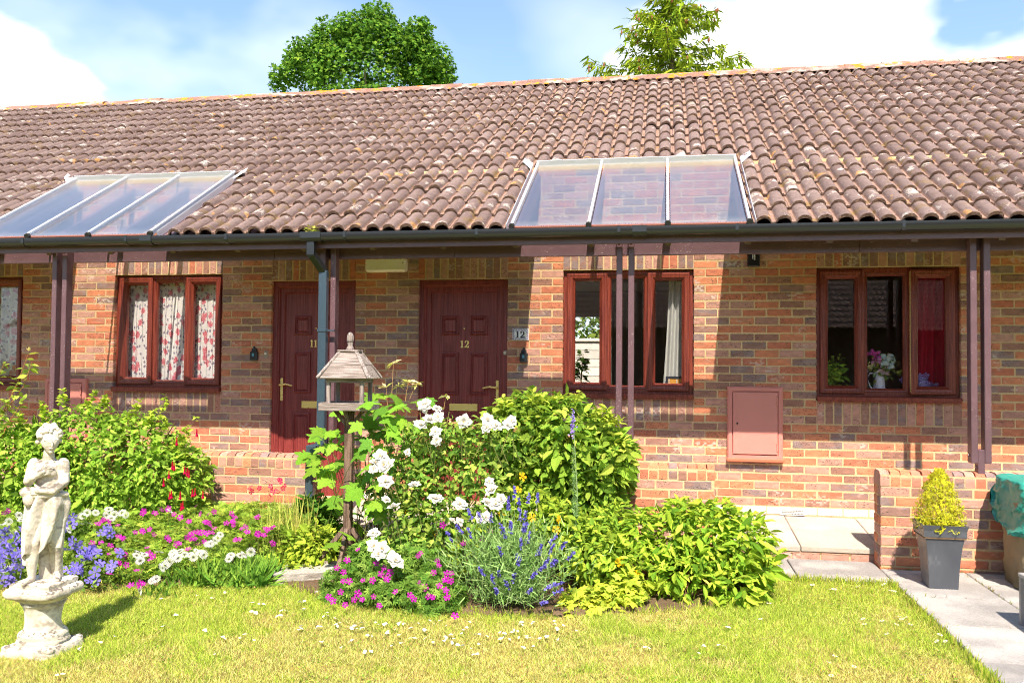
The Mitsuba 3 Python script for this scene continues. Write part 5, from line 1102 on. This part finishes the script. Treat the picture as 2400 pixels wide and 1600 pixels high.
k = plant('japanese_anemone', 'large lobed green leaves behind the bird table', 'plant'); sm = MB(); cand = []
for u, v in ((770, 1010), (760, 1080), (790, 1150), (850, 1000), (870, 1070), (900, 980), (930, 1010), (905, 1090), (955, 970), (985, 1000), (1000, 1060), (865, 930), (905, 925), (1035, 950), (820, 1040), (870, 1130), (880, 1190), (840, 1220), (915, 1150), (775, 1110), (800, 1060), (1015, 985), (940, 1060), (845, 1105), (820, 965), (890, 1025), (965, 1030), (870, 960), (930, 945), (745, 1060), (760, 1000), (1040, 1000)):
    for r in range(3): cand.append((u + rng.normal(0, 15), v + rng.normal(0, 15), -1.72 + rng.uniform(-.12, .25)))
for u, v, y in cand + [(840, 1130, -2.25), (862, 1175, -2.3), (878, 1100, -2.28), (835, 1265, -2.3), (905, 1195, -2.26), (800, 1270, -2.3), (850, 990, -2.36), (880, 960, -2.38), (915, 975, -2.4), (872, 1030, -2.45), (900, 1060, -2.48), (845, 1050, -2.40), (940, 1020, -2.45), (890, 1120, -2.5), (925, 1085, -2.5), (860, 940, -2.3), (955, 985, -2.4), (905, 1010, -2.46), (868, 1085, -2.46), (850, 1150, -2.46), (885, 1170, -2.5), (930, 950, -2.4), (770, 1120, -1.95), (760, 1045, -1.95), (785, 1080, -2.0), (780, 1160, -2.0), (745, 1090, -1.9)]:
    P = at(u, v, y=y); m = MB(); N = unit(np.array([rng.normal(.05, .35), -.55 + rng.normal(0, .3), .75])); D = np.array([rng.normal(-.1, .6), -.45, -.55 + rng.normal(0, .3)])
    scatter(m, 'palm', P, N, D, rng.uniform(.10, .165), tones(1, (.14, .30, .03), (.22, .38, .04), (.09, .21, .03), var=.15)); put('leaf', m, 'leaf', data='c', parent=k)
    b = np.array([3.5 + rng.normal(0, .15), -1.75, GZ]); 
    if rng.random() < .4: stems(sm, [b], [P], .004, (.14, .16, .05), bow=.12)
for u, v, u0, v0 in ((922, 852, 918, 930), (958, 895, 950, 940), (935, 905, 925, 945), (975, 900, 960, 935), (905, 908, 908, 950), (1046, 927, 1040, 960)):
    P, Q = at(u, v, y=-1.75), at(u0, v0, y=-1.72); stems(sm, [Q], [P], .003, (.42, .26, .12), bow=.05); m = MB(); n = 9; scatter(m, 'small', np.repeat(P[None], n, 0), UP + rng.normal(0, .4, (n, 3)), sph(n) * (1, 1, .3) + UP * .1, rng.uniform(.05, .08, n), tones(n, (.55, .52, .22), (.40, .42, .10), (.62, .50, .30)), .7); put('young_shoot', m, 'petal', data='c', parent=k)
stalks(k, sm)

k = plant('clipped_hedge_shrub', 'dense rounded green shrub before the middle posts', 'shrub'); m = MB()
hb = [(at(u, v, y=-1.62), (r, .36, rz_)) for u, v, r, rz_ in ((1240, 1025, .30, .34), (1320, 1030, .32, .33), (1395, 1075, .25, .27), (1300, 1100, .42, .36), (1400, 1110, .24, .30), (1260, 1170, .3, .3), (1345, 1190, .3, .3), (1445, 1070, .13, .16), (1190, 1000, .16, .2))]
foliage(m, 'oval', hb, 7500, .075, [(.17, .29, .035), (.27, .38, .05), (.09, .18, .025), (.36, .42, .07)], shell=.34, up=.5, w=[.4, .28, .22, .10], width=.85)
for u0, v0, u1, v1 in tuple((a_, b_ + 25, a_ + rng.normal(0, 14), b_ - 12) for a_, b_ in zip(rng.uniform(1175, 1470, 26), rng.uniform(955, 1130, 26))) + ((1190, 960, 1180, 930), (1270, 945, 1275, 925), (1395, 985, 1402, 962), (1420, 1000, 1432, 975), (1248, 950, 1250, 915), (1345, 945, 1350, 918), (1440, 1000, 1455, 985), (1300, 940, 1318, 928)):
    a, b = at(u0, v0, y=-1.85), at(u1, v1, y=-1.85); n = 16; t = rng.random((n, 1)); scatter(m, 'oval', a + (b - a) * t, UP + rng.normal(0, .5, (n, 3)), sph(n) * (1, 1, .3) + UP * .6, .075, tones(n, (.36, .44, .06)), .8)
leafmass(k, m); sm = MB()
for i in range(22): b = np.array([5.0 + rng.normal(0, .12), -1.62 + rng.normal(0, .06), GZ]); stems(sm, [b], [at(rng.uniform(1190, 1440), rng.uniform(960, 1120), y=-1.6)], .008, (.20, .10, .05), bow=.2)
stalks(k, sm)

k = plant('bright_evergreen_shrub', 'bright yellow green shrub with glossy leaves at the right end of the bed', 'shrub')
eb = [(at(u, v, y=yy), (r, .30, rz_)) for u, v, r, rz_, yy in ((1560, 1260, .26, .20, -2.0), (1650, 1260, .28, .22, -2.0), (1730, 1270, .22, .22, -2.0), (1520, 1330, .24, .20, -2.1), (1620, 1350, .30, .22, -2.2), (1720, 1360, .22, .18, -2.2), (1680, 1310, .3, .22, -2.1), (1500, 1250, .14, .14, -2.0), (1775, 1310, .10, .10, -2.1), (1600, 1200, .10, .08, -1.95), (1690, 1205, .10, .09, -1.95))]
P, N = mound(eb, 3600, .4)
nz = unit(N * .45 + UP * .55 + rng.normal(0, .4, P.shape)); D = unit(N + rng.normal(0, .55, P.shape)); L = .086 * np.exp(rng.normal(0, .22, len(P))); CC = tones(len(P), (.30, .43, .04), (.42, .50, .06), (.17, .31, .03), (.09, .20, .02), w=[.36, .26, .24, .14]); near = np.argsort(-(P @ -_f) * 1.0)
pp = project(P); score = L / pp[:, 2] + (P * unit(CAM - P)).sum(1) * .02 - ((P - np.mean([e[0] for e in eb], 0)) @ _f) * .05; pick = np.argsort(-score)[:300]; mask = np.zeros(len(P), bool); mask[pick] = True
for i in pick: m = MB(); scatter(m, 'oval', P[i], nz[i], D[i], L[i], CC[i][None], .68); put('leaf', m, 'leaf', data='c', parent=k)
m = MB(); scatter(m, 'oval', P[~mask], nz[~mask], D[~mask], L[~mask], CC[~mask], .68); leafmass(k, m)
for u0, v0, u1, v1 in ((1770, 1330, 1830, 1295), (1760, 1300, 1800, 1262), (1600, 1210, 1612, 1182), (1690, 1210, 1700, 1188)):
    a, b = at(u0, v0, y=-2.1), at(u1, v1, y=-2.1); n = 14; t = rng.random((n, 1)); m = MB(); scatter(m, 'oval', a + (b - a) * t, UP + rng.normal(0, .4, (n, 3)), unit(b - a) + sph(n) * .8, .10, tones(n, (.40, .48, .05), (.26, .36, .04)), .8); put('shoot', m, 'leaf', data='c', parent=k)
sm = MB()
for i in range(14): stems(sm, [np.array([5.95 + rng.normal(0, .12), -2.15 + rng.normal(0, .08), GZ])], [at(rng.uniform(1510, 1760), rng.uniform(1230, 1340), y=-2.1)], .007, (.20, .11, .06), bow=.2)
stalks(k, sm)

# ---------------------------------------------------------------- rose bush, lavender, poppies, front cranesbill
k = plant('white_rose_bush', 'rose bush with many white blooms in the middle of the bed', 'rose bush'); m = MB()
rb = [(at(u, v, y=yy), (r, .22, rz_)) for u, v, r, rz_, yy in ((985, 1060, .22, .22, -2.1), (1060, 1040, .28, .20, -2.1), (965, 1140, .17, .18, -2.3), (1010, 1130, .30, .22, -2.2), (1120, 1110, .25, .22, -2.2), (960, 1215, .20, .2, -2.35), (1040, 1220, .28, .2, -2.35), (1150, 1200, .22, .22, -2.3), (935, 1285, .17, .15, -2.5), (1000, 1290, .22, .16, -2.5), (1140, 1030, .22, .18, -2.0), (1210, 1050, .15, .16, -1.95))]
P, N = mound(rb, 3600, .75); scatter(m, 'oval', P, unit(N * .4 + UP * .6 + rng.normal(0, .5, P.shape)), unit(N + rng.normal(0, .7, P.shape)), rng.uniform(.04, .078, len(P)), tones(len(P), (.14, .26, .04), (.24, .36, .06), (.08, .17, .03), (.34, .42, .08)), .95); leafmass(k, m); sm = MB()
ROSE = [(720, 125, 45), (735, 110, 34), (795, 140, 30), (700, 235, 44), (755, 205, 45), (800, 190, 40), (785, 275, 40), (790, 325, 35), (945, 215, 45), (925, 205, 30), (1085, 205, 45), (1130, 235, 40), (1080, 250, 40), (1200, 235, 40), (1225, 210, 35), (470, 415, 45), (440, 450, 40), (490, 465, 50), (520, 460, 40), (430, 490, 30), (500, 560, 52), (665, 580, 42), (500, 665, 34), (550, 705, 42), (785, 660, 50), (925, 690, 50), (1095, 560, 35), (1110, 610, 48), (1080, 680, 42), (1130, 690, 48), (1160, 660, 36), (1045, 770, 38), (1075, 765, 38), (925, 790, 28), (880, 780, 22), (430, 855, 40), (430, 930, 46), (480, 945, 52), (455, 975, 40), (555, 1015, 56), (540, 990, 40), (625, 390, 24)]
def rose(P, R, cols=((.70, .69, .65),), fade=0):
    q = MB(); N = unit(CAMD(P) * .62 + UP * .5 + rng.normal(0, .25, 3)); a = unit(np.cross(N, [.3, .1, .9])); b = np.cross(N, a)
    for lay, (cnt, rr, tilt) in enumerate(((6, 1.0, .15), (6, .80, .45), (5, .58, .85), (4, .36, 1.3))):
        t = rng.random() * 6.283 + np.arange(cnt) * 6.283 / cnt + rng.normal(0, .15, cnt); d = np.cos(t)[:, None] * a + np.sin(t)[:, None] * b
        scatter(q, 'oval', P + d * R * .06 + N * R * .05 * lay, unit(N * math.cos(tilt) - d * math.sin(tilt) + rng.normal(0, .12, (cnt, 3))), unit(d * math.cos(tilt) + N * math.sin(tilt)), R * rr * np.exp(rng.normal(0, .1, cnt)), cols[0], 1.75)
    q.ball(P + N * R * .12, R * .16, col=(.62, .46, .14), sub=1); return q
for u, v, r in ROSE:
    uu, vv = C6((u, v)); yy = -2.28 - .62 * max(0, (vv - 950)) / 370; P = at(uu, vv, y=yy - .08); put('bloom', rose(P, r / 2.45 / F_PX * ((P - CAM) @ _f) * .98), 'petal', data='c', parent=k)
    stems(sm, [P + (rng.normal(0, .04), .12, -.28)], [P], .003, (.18, .20, .06), bow=.08)
for u, v in ((775, 195), (815, 200), (1000, 240), (1095, 215), (1235, 270), (1245, 255), (435, 620), (460, 640), (690, 600), (865, 210), (890, 225)):
    P = at(*C6((u, v)), y=-2.3); q = MB(); scatter(q, 'small', np.repeat(P[None], 7, 0), sph(7), sph(7), rng.uniform(.015, .028, 7), tones(7, (.50, .30, .12), (.62, .45, .26)), 1.3); put('faded_bloom', q, 'petal', data='c', parent=k)
for i in range(40): b = np.array([4.1 + rng.normal(0, .12), -2.15 + rng.normal(0, .06), GZ]); stems(sm, [b], [at(rng.uniform(880, 1210), rng.uniform(960, 1220), y=-2.2)], .005, (.20, .19, .06), bow=.18)
stalks(k, sm)

k = plant('lavender_bush', 'grey green lavender with blue spikes at the front of the bed', 'lavender'); m = MB(); n = 5200; base = np.array([4.74, -2.80, GZ])
a = rng.random(n) * 6.283; sp_ = np.abs(rng.normal(0, .5, n)); D = unit(np.stack([np.cos(a) * sp_ * 1.25, np.sin(a) * sp_, 1 + 0 * a], 1)); rad = rng.uniform(.06, .56, n) * rng.uniform(.75, 1.1, n); P = base + np.stack([rng.normal(0, .10, n), rng.normal(0, .07, n), 0 * a], 1) + D * rad[:, None] * (1.0, .8, .95)
scatter(m, 'needle', P, sph(n), D + rng.normal(0, .45, (n, 3)), rng.uniform(.04, .09, n), tones(n, (.22, .36, .12), (.31, .45, .17), (.14, .26, .07)), .38); leafmass(k, m); sm = MB()
LAV = [(1205, 680), (1240, 625), (1265, 690), (1320, 660), (1370, 660), (1300, 760), (1270, 750), (985, 750), (1045, 770), (1105, 765), (1225, 830), (1165, 835), (1305, 820), (985, 860), (870, 875), (925, 835), (1275, 920), (1320, 885), (1460, 890), (1265, 1010), (1385, 960), (1460, 1020), (1420, 1020), (1150, 1090), (1115, 1125), (1235, 1110), (1195, 1150), (1390, 1060), (1345, 1100), (1490, 1145), (1485, 1190), (1325, 1190), (1410, 1250), (1055, 1080), (1160, 965), (1450, 950), (1515, 930), (1560, 990), (1435, 1165), (1135, 1185), (1255, 1000), (1470, 1030), (1380, 950), (1215, 820), (1180, 850), (1290, 830), (1205, 700)]
for p in LAV:
    u, v = C6(p); yy = -2.78 - .30 * np.clip((v - 1180) / 230, 0, 1); P = at(u, v, y=yy); q = MB(); D = unit((P - base) * (1, .6, 1) + rng.normal(0, .04, 3)); n = 34; t = rng.random((n, 1)); scatter(q, 'small', P + D * (t - .5) * .07, sph(n), sph(n) + D, rng.uniform(.013, .020, n), tones(n, (.13, .11, .50), (.20, .17, .62), (.08, .07, .30)), 1.4); put('flower_spike', q, 'petal', data='c', parent=k)
    stems(sm, [base + rng.normal(0, .08, 3) * (1, 1, 0) + (P - base) * .3], [P], .0016, (.30, .38, .20), n=6, bow=.05)
stalks(k, sm)

k = plant('magenta_cranesbill', 'mound of cranesbill with magenta flowers at the lawn edge left of the lavender', 'flowers'); m = MB()
gb = [(at(u, v, y=yy), (r, .22, rz_)) for u, v, r, rz_, yy in ((830, 1375, .22, .16, -2.70), (920, 1390, .26, .18, -2.80), (1010, 1400, .22, .17, -2.86), (880, 1310, .2, .14, -2.5), (980, 1320, .2, .16, -2.6), (790, 1400, .12, .10, -2.7), (1050, 1400, .12, .13, -2.85))]
P, N = mound(gb, 3600, .45); scatter(m, 'cut', P, unit(N * .5 + UP * .5 + rng.normal(0, .45, P.shape)), unit(N + rng.normal(0, .7, P.shape)), rng.uniform(.03, .055, len(P)), tones(len(P), (.10, .22, .035), (.18, .32, .05), (.26, .38, .08), (.06, .13, .02)), 1.2); leafmass(k, m)
for p in [(340, 948), (278, 1010), (220, 1053), (258, 1078), (290, 1130), (255, 1130), (368, 1125), (425, 1125), (490, 1052), (472, 1088), (500, 1110), (525, 1080), (445, 1028), (555, 1190), (430, 1218), (463, 1270), (640, 1210), (660, 1232), (695, 1140), (725, 1165), (775, 1080), (805, 1040), (797, 1012), (850, 1085), (875, 1085), (855, 1122), (878, 1130), (808, 1157), (845, 1182), (853, 1222), (745, 1218), (770, 1222), (898, 1328), (700, 970), (685, 985), (827, 808), (948, 912), (1060, 885), (1100, 845), (172, 1220), (197, 1243), (240, 1192), (267, 1265), (318, 1235), (340, 1200), (365, 1235), (510, 1120), (840, 1120)]:
    u, v = C6(p); yy = -2.62 - .40 * np.clip((v - 1290) / 150, -.3, 1); P = at(u, v, y=yy - .17); P[2] = max(P[2], GZ + .03); flower(k, 'petal5', P, rng.uniform(.018, .025), (.50, .018, .42), face=.75, eye=(.78, .55, .7), eye_r=.10, jit=.25)
k = plant('yellow_poppies', 'yellow poppies with fresh green leaves between lavender and bright shrub', 'flowers'); m = MB()
yb = [(at(u, v, y=yy), (r, .2, rz_)) for u, v, r, rz_, yy in ((1320, 1250, .26, .2, -2.25), (1400, 1260, .2, .2, -2.2), (1430, 1330, .22, .2, -2.4), (1380, 1300, .2, .2, -2.35), (1260, 1200, .2, .16, -2.15), (1160, 1240, .2, .16, -2.3), (1440, 1210, .15, .12, -1.95), (1100, 1290, .15, .14, -2.45))]
P, N = mound(yb, 3000, .6); scatter(m, 'oval', P, unit(N * .5 + UP * .5 + rng.normal(0, .5, P.shape)), unit(N + rng.normal(0, .7, P.shape)), rng.uniform(.04, .08, len(P)), tones(len(P), (.26, .38, .04), (.36, .44, .05), (.14, .25, .03)), .9); leafmass(k, m)
for u, v in [C6(p) for p in ((630, 735), (690, 875), (775, 850), (955, 875), (965, 865), (1025, 930), (890, 1000), (1180, 750), (1160, 740), (1340, 765), (1495, 775), (1480, 835), (1285, 530), (1260, 605), (1845, 1020), (1940, 1090))] + [(1454, 1315), (1492, 1344), (1458, 1224)]:
    P = at(u, v, y=-2.42 if v > 1200 else -2.3); 
    if u > 1400: P = at(u, v, y=-2.5 if v > 1280 else -2.1)
    flower(k, 'petal5', P, rng.uniform(.026, .038), (.82, .50, .02), face=.6, eye=(.7, .45, .02), eye_r=.2, jit=.4)
k = plant('golden_leaved_plant', 'low golden leaved plant at the lawn edge right of the lavender', 'plant'); m = MB()
P, N = mound([(at(u, v, y=yy), (r, .15, rz_)) for u, v, r, rz_, yy in ((1370, 1415, .16, .10, -2.68), (1440, 1405, .16, .12, -2.6), (1340, 1440, .10, .06, -2.78), (1470, 1380, .12, .12, -2.5))], 520, .5); scatter(m, 'sycamore', P, unit(N * .5 + UP * .6 + rng.normal(0, .35, P.shape)), unit(N + rng.normal(0, .6, P.shape)), rng.uniform(.05, .085, len(P)), tones(len(P), (.50, .54, .06), (.40, .48, .05), (.28, .38, .05)), 1.0); leafmass(k, m)
k = plant('toadflax', 'tall thin toadflax with one violet spike against the rounded shrub', 'flowers'); sm = MB(); m = MB(); b, t_ = at(1350, 1340, y=-2.3), at(1342, 962, y=-2.3); sm.tube([b, b * .5 + t_ * .5 + (.02, 0, 0), t_], [.005, .004, .002], 5, col=(.22, .30, .14))
n = 420; t = rng.random((n, 1)) * .78; scatter(m, 'needle', b + (t_ - b) * t, sph(n), sph(n) * (1, 1, .4) + UP * .6, rng.uniform(.03, .07, n) * (1.15 - t[:, 0]), tones(n, (.18, .30, .12), (.26, .38, .16)), .7); leafmass(k, m); stalks(k, sm)
q = MB(); n = 90; t = rng.random((n, 1)); scatter(q, 'small', at(1342, 1022, y=-2.3) + (t_ - at(1342, 1022, y=-2.3)) * t + rng.normal(0, .006, (n, 3)), sph(n), sph(n), .018, tones(n, (.26, .18, .62), (.38, .28, .72)), 1.2); put('flower_spike', q, 'petal', data='c', parent=k)
k = plant('gutter_weed', 'tuft of green weed growing in the gutter above the downpipe', 'weed'); m = MB(); n = 60; P = np.array([2.775, -1.37, 2.425]) + rng.normal(0, .025, (n, 3)) * (1.5, .6, .8) + UP * .03; scatter(m, 'oval', P, UP + rng.normal(0, .6, (n, 3)), sph(n) + UP * .3, .038, tones(n, (.32, .40, .06), (.42, .45, .10), (.3, .2, .08)), 1.1); leafmass(k, m)
k = thing('terracotta_pot', 'terracotta pot half buried in the bed left of the bright shrub', 'plant pot'); P = at(1455, 1262, y=-1.75); m = MB((.50, .19, .10)); m.lathe([(.05, -.10), (.065, 0), (.085, .02), (.086, .055), (.074, .056), (.066, .02), (0, .0)], P, 22); put('body', m, 'matte', data='c', parent=k)
put('soil', MB().lathe([(0, .02), (.066, .021)], P, 22), 'bed_soil', parent=k)
k = thing('plant_stake', 'thin wooden stake among the white roses', 'stake'); a, b = at(1079, 1075, y=-2.05), at(1081, 1008, y=-2.05); m = MB((.55, .36, .22)); m.bar(a - UP * .5, b, .016, .012); put('stick', m, 'matte', data='c', parent=k)

# ---------------------------------------------------------------- petals and daisies lying and growing on the lawn
PET = [C6(p) for p in ((25, 1250), (20, 1290), (165, 1325), (110, 1390), (220, 1380), (240, 1370), (290, 1345), (320, 1375), (345, 1370), (370, 1400), (385, 1395), (430, 1370), (465, 1375), (515, 1380), (580, 1365), (560, 1400), (655, 1395), (665, 1365), (715, 1410), (745, 1360), (775, 1375), (850, 1375), (855, 1440), (475, 1440), (490, 1425), (610, 1485), (770, 1470), (880, 1470), (990, 1370), (985, 1400), (1035, 1430), (1070, 1440), (1180, 1455), (1210, 1420), (1255, 1445), (1280, 1500), (1425, 1420), (1580, 1415), (1335, 1450), (1300, 1365), (1465, 1365), (1520, 1390), (1025, 1545), (990, 1510), (400, 1525), (125, 1475), (5, 1400), (350, 1410), (410, 1440), (1145, 1487), (930, 1495), (180, 1310), (205, 1340), (300, 1335), (500, 1365))] + \
      [C5(p) for p in ((1140, 1065), (1225, 1080), (1290, 1095), (1280, 1050), (1460, 1105), (1500, 1115), (1455, 1155), (1630, 1145), (1740, 1105), (1740, 1145), (1600, 1175), (1545, 1055), (1890, 1185), (1825, 1245), (1935, 1240), (1720, 1250), (1185, 1268), (940, 1240), (1000, 1180), (915, 1085), (800, 1080), (1820, 1045), (1865, 1050), (1295, 1305), (1370, 1310), (1450, 1325), (1420, 1285), (340, 1520), (455, 1370), (1240, 1400), (590, 1335), (675, 1295), (1840, 1330))] + [*[(rng.uniform(770, 1320), 1456 + 60 * rng.random() ** 1.7) for _ in range(30)], (1690, 1510), (1655, 1515), (1640, 1530), (1730, 1485), (1520, 1513), (1700, 1465), (1950, 1555)]
for u, v in PET:
    if u > 800 and v < 1452: v = 1452 + (v * 7 % 25)
    P = at(u, v, z=GZ + .022); m = MB(); s = 2 if rng.random() < .4 else 1
    scatter(m, 'oval', P + rng.normal(0, .006, (s, 3)) * (1, 1, .2), unit(UP + rng.normal(0, .3, (s, 3))), sph(s) * (1, 1, .1), rng.uniform(.018, .034, s), (.80, .78, .74), 1.7)
    put('fallen_petal', m, 'petal', data='c', label='white rose petal lying on the mown lawn', cat='petal', group='fallen white petals on the lawn')
C8 = lambda p: (1900 + p[0] / 2.614, 1000 + p[1] / 2.614)
C7 = lambda p: (1300 + p[0] / 2.24, 900 + p[1] / 2.24)
for u, v in [C8(p) for p in ((140, 990), (187, 985), (125, 993), (450, 960), (490, 1000), (515, 1005), (440, 990), (343, 1100), (320, 1173), (330, 1205), (437, 1185), (527, 1207), (545, 1160), (580, 1165), (600, 1195), (557, 1175), (610, 1207), (793, 1270), (772, 1310), (825, 1310), (775, 1365), (465, 1265), (690, 1515), (125, 1520), (267, 1465), (290, 975), (10, 965), (445, 963), (65, 1490), (150, 1400))] + [C7(p) for p in ((1470, 1075), (1505, 1072), (1125, 1148), (1100, 1135), (1355, 1050), (890, 1270), (1175, 1022), (1080, 1230))]:
    P = at(u, v, z=GZ + .028); q = MB(); N = unit(UP + rng.normal(0, .25, 3)); scatter(q, 'daisy', P, N, sph(1)[0], rng.uniform(.013, .018), (.80, .80, .78)); q.ball(P, .005, col=(.75, .55, .03), sub=1, sc=(1, 1, .6)); stems(q, [P - UP * .04], [P], .0012, (.2, .3, .05), n=3)
    put('lawn_daisy', q, 'petal', data='c', label='tiny white daisy growing in the lawn', cat='flower', group='daisies growing in the lawn')

# ---------------------------------------------------------------- trees behind the roof
GAIN = 1.3
k = thing('sycamore_tree', 'full leafy green tree rising behind the roof left of centre', 'tree'); m = MB(); tb = []
for u, v, r, rz_ in ((868, 95, 1.05, .95), (790, 120, 1.15, .95), (945, 130, 1.15, .95), (725, 165, .95, .8), (1000, 165, .9, .75), (860, 190, 1.9, 1.4), (655, 205, .38, .35), (868, 35, .36, .42), (835, 60, .5, .5), (905, 62, .5, .5), (690, 140, .4, .4), (715, 110, .4, .4), (765, 85, .45, .45), (955, 90, .5, .5), (985, 115, .45, .4), (1045, 150, .35, .3), (1030, 185, .5, .4)):
    tb.append((at(u, v, y=21), (r, r * 1.1, rz_)))
tb += [(at(860 + 205 * math.cos(t) * q_, 195 - 150 * math.sin(t) * q_, y=21 - rng.uniform(0, 1.4)), (s_, s_, s_ * .9)) for t, q_, s_ in zip(rng.uniform(.05, 3.1, 44), rng.uniform(.55, 1.06, 44), rng.uniform(.22, .62, 44))]
c0 = at(860, 240, y=21); tb += [(c0 - UP * 1.0, (3.0, 2.6, 1.6)), (c0 - UP * 2.6 + (1, 0, 0), (2.8, 2.4, 1.6)), (c0 - UP * 2.6 - (1.2, 0, 0), (2.6, 2.4, 1.5))]
P, N = mound(tb, 24000, .42); scatter(m, 'sycamore', P, unit(N * .45 + UP * .6 + rng.normal(0, .45, P.shape)), unit(N + rng.normal(0, .7, P.shape) - UP * .3), rng.uniform(.09, .17, len(P)), tones(len(P), (.085, .20, .025), (.14, .27, .03), (.05, .12, .02), (.22, .32, .04), w=[.4, .3, .2, .1]), 1.0); P, N = mound(tb, 9000, 1.0); scatter(m, 'sycamore', P, unit(UP + rng.normal(0, .6, P.shape)), sph(len(P)), .16, tones(len(P), (.05, .12, .02), (.085, .19, .025))); leafmass(k, m, 'crown')
m = MB(); base = np.array([c0[0], 21.3, GZ]); m.tube([base, base + (0, 0, 4), base + (.1, 0, 7.5), base + (0, -.2, 11)], [.34, .27, .2, .06], 10, col=(.16, .13, .10)); put('trunk', m, 'matte', data='c', parent=k)
for i in range(14): m = MB(); z = rng.uniform(5.5, 10); a = rng.random() * 6.28; d = np.array([math.cos(a), math.sin(a), 0]); b = base + UP * z; m.tube([b, b + d * 1.0 + UP * .9, b + d * 2.1 + UP * 2.2], [.10, .06, .02], 6, col=(.16, .13, .10)); put('limb', m, 'matte', data='c', parent=k)
GAIN = 1.3
k = thing('spruce_tree', 'tall spruce with drooping branches and brown cones behind the roof', 'tree'); m = MB(); wood = MB(); tx_, ty_, top = 5.9, 26.0, 17.2
wood.tube([(tx_, ty_, GZ), (tx_, ty_, 8), (tx_ + .05, ty_, 14), (tx_, ty_, top)], [.32, .2, .08, .02], 10, col=(.17, .12, .09)); put('trunk', wood, 'matte', data='c', parent=k); wood = MB(); cones = []
z = 7.0; g_ = 0
while z < top - .25:
    nb = 7; R = np.interp(z, [7, 12.6, 13.4, 15.2, top], [3.8, 3.1, 2.95, 1.75, .12])
    for b in range(nb):
        a = g_ * 2.4 + b * 6.283 / nb + rng.normal(0, .2); d = np.array([math.cos(a), math.sin(a), 0]); L = R * rng.uniform(.62, 1.12); zz = z + rng.normal(0, .12)
        t = np.linspace(0, 1, 9); q = np.array([tx_, ty_, zz]) + d * (L * t)[:, None] + UP * (L * (-.30 * t + .34 * t ** 2.4))[:, None]; wood.tube(q, np.linspace(.035, .006, 9), 4, col=(.15, .10, .07), cap=False)
        n = int(80 * L / 1.6) + 10; t = rng.random(n) ** .75; P = np.array([np.interp(t, np.linspace(0, 1, 9), q[:, i]) for i in range(3)]).T; s = np.cross(d, UP); sd = rng.normal(0, .16, n)[:, None] * s * (.35 + t[:, None]); P = P + sd
        D = unit(d * .55 + s * np.sign(sd @ s)[:, None] * .6 - UP * rng.uniform(.8, 2.4, (n, 1)) + rng.normal(0, .25, (n, 3))); scatter(m, 'needle', P, unit(UP + d * .3 + rng.normal(0, .6, (n, 3))), D, rng.uniform(.18, .46, n), tones(n, (.19, .27, .02), (.27, .34, .03), (.11, .19, .02), (.32, .36, .04), w=[.4, .3, .2, .1]), .85)
        for _ in range(rng.integers(0, 4)): cones.append(q[-1] - d * rng.uniform(0, .5) + rng.normal(0, .08, 3))
    z += .46; g_ += 1
leafmass(k, m, 'crown'); put('branches', wood, 'matte', data='c', parent=k, kind='stuff')
cones = [c for c in cones if c[2] > 12.3]
for c in cones[:120]: q = MB(); q.ball(c - UP * .09, .05, col=(.24, .095, .045), sub=1, sc=(.75, .75, 1.9)); put('cone', q, 'matte', data='c', parent=k)
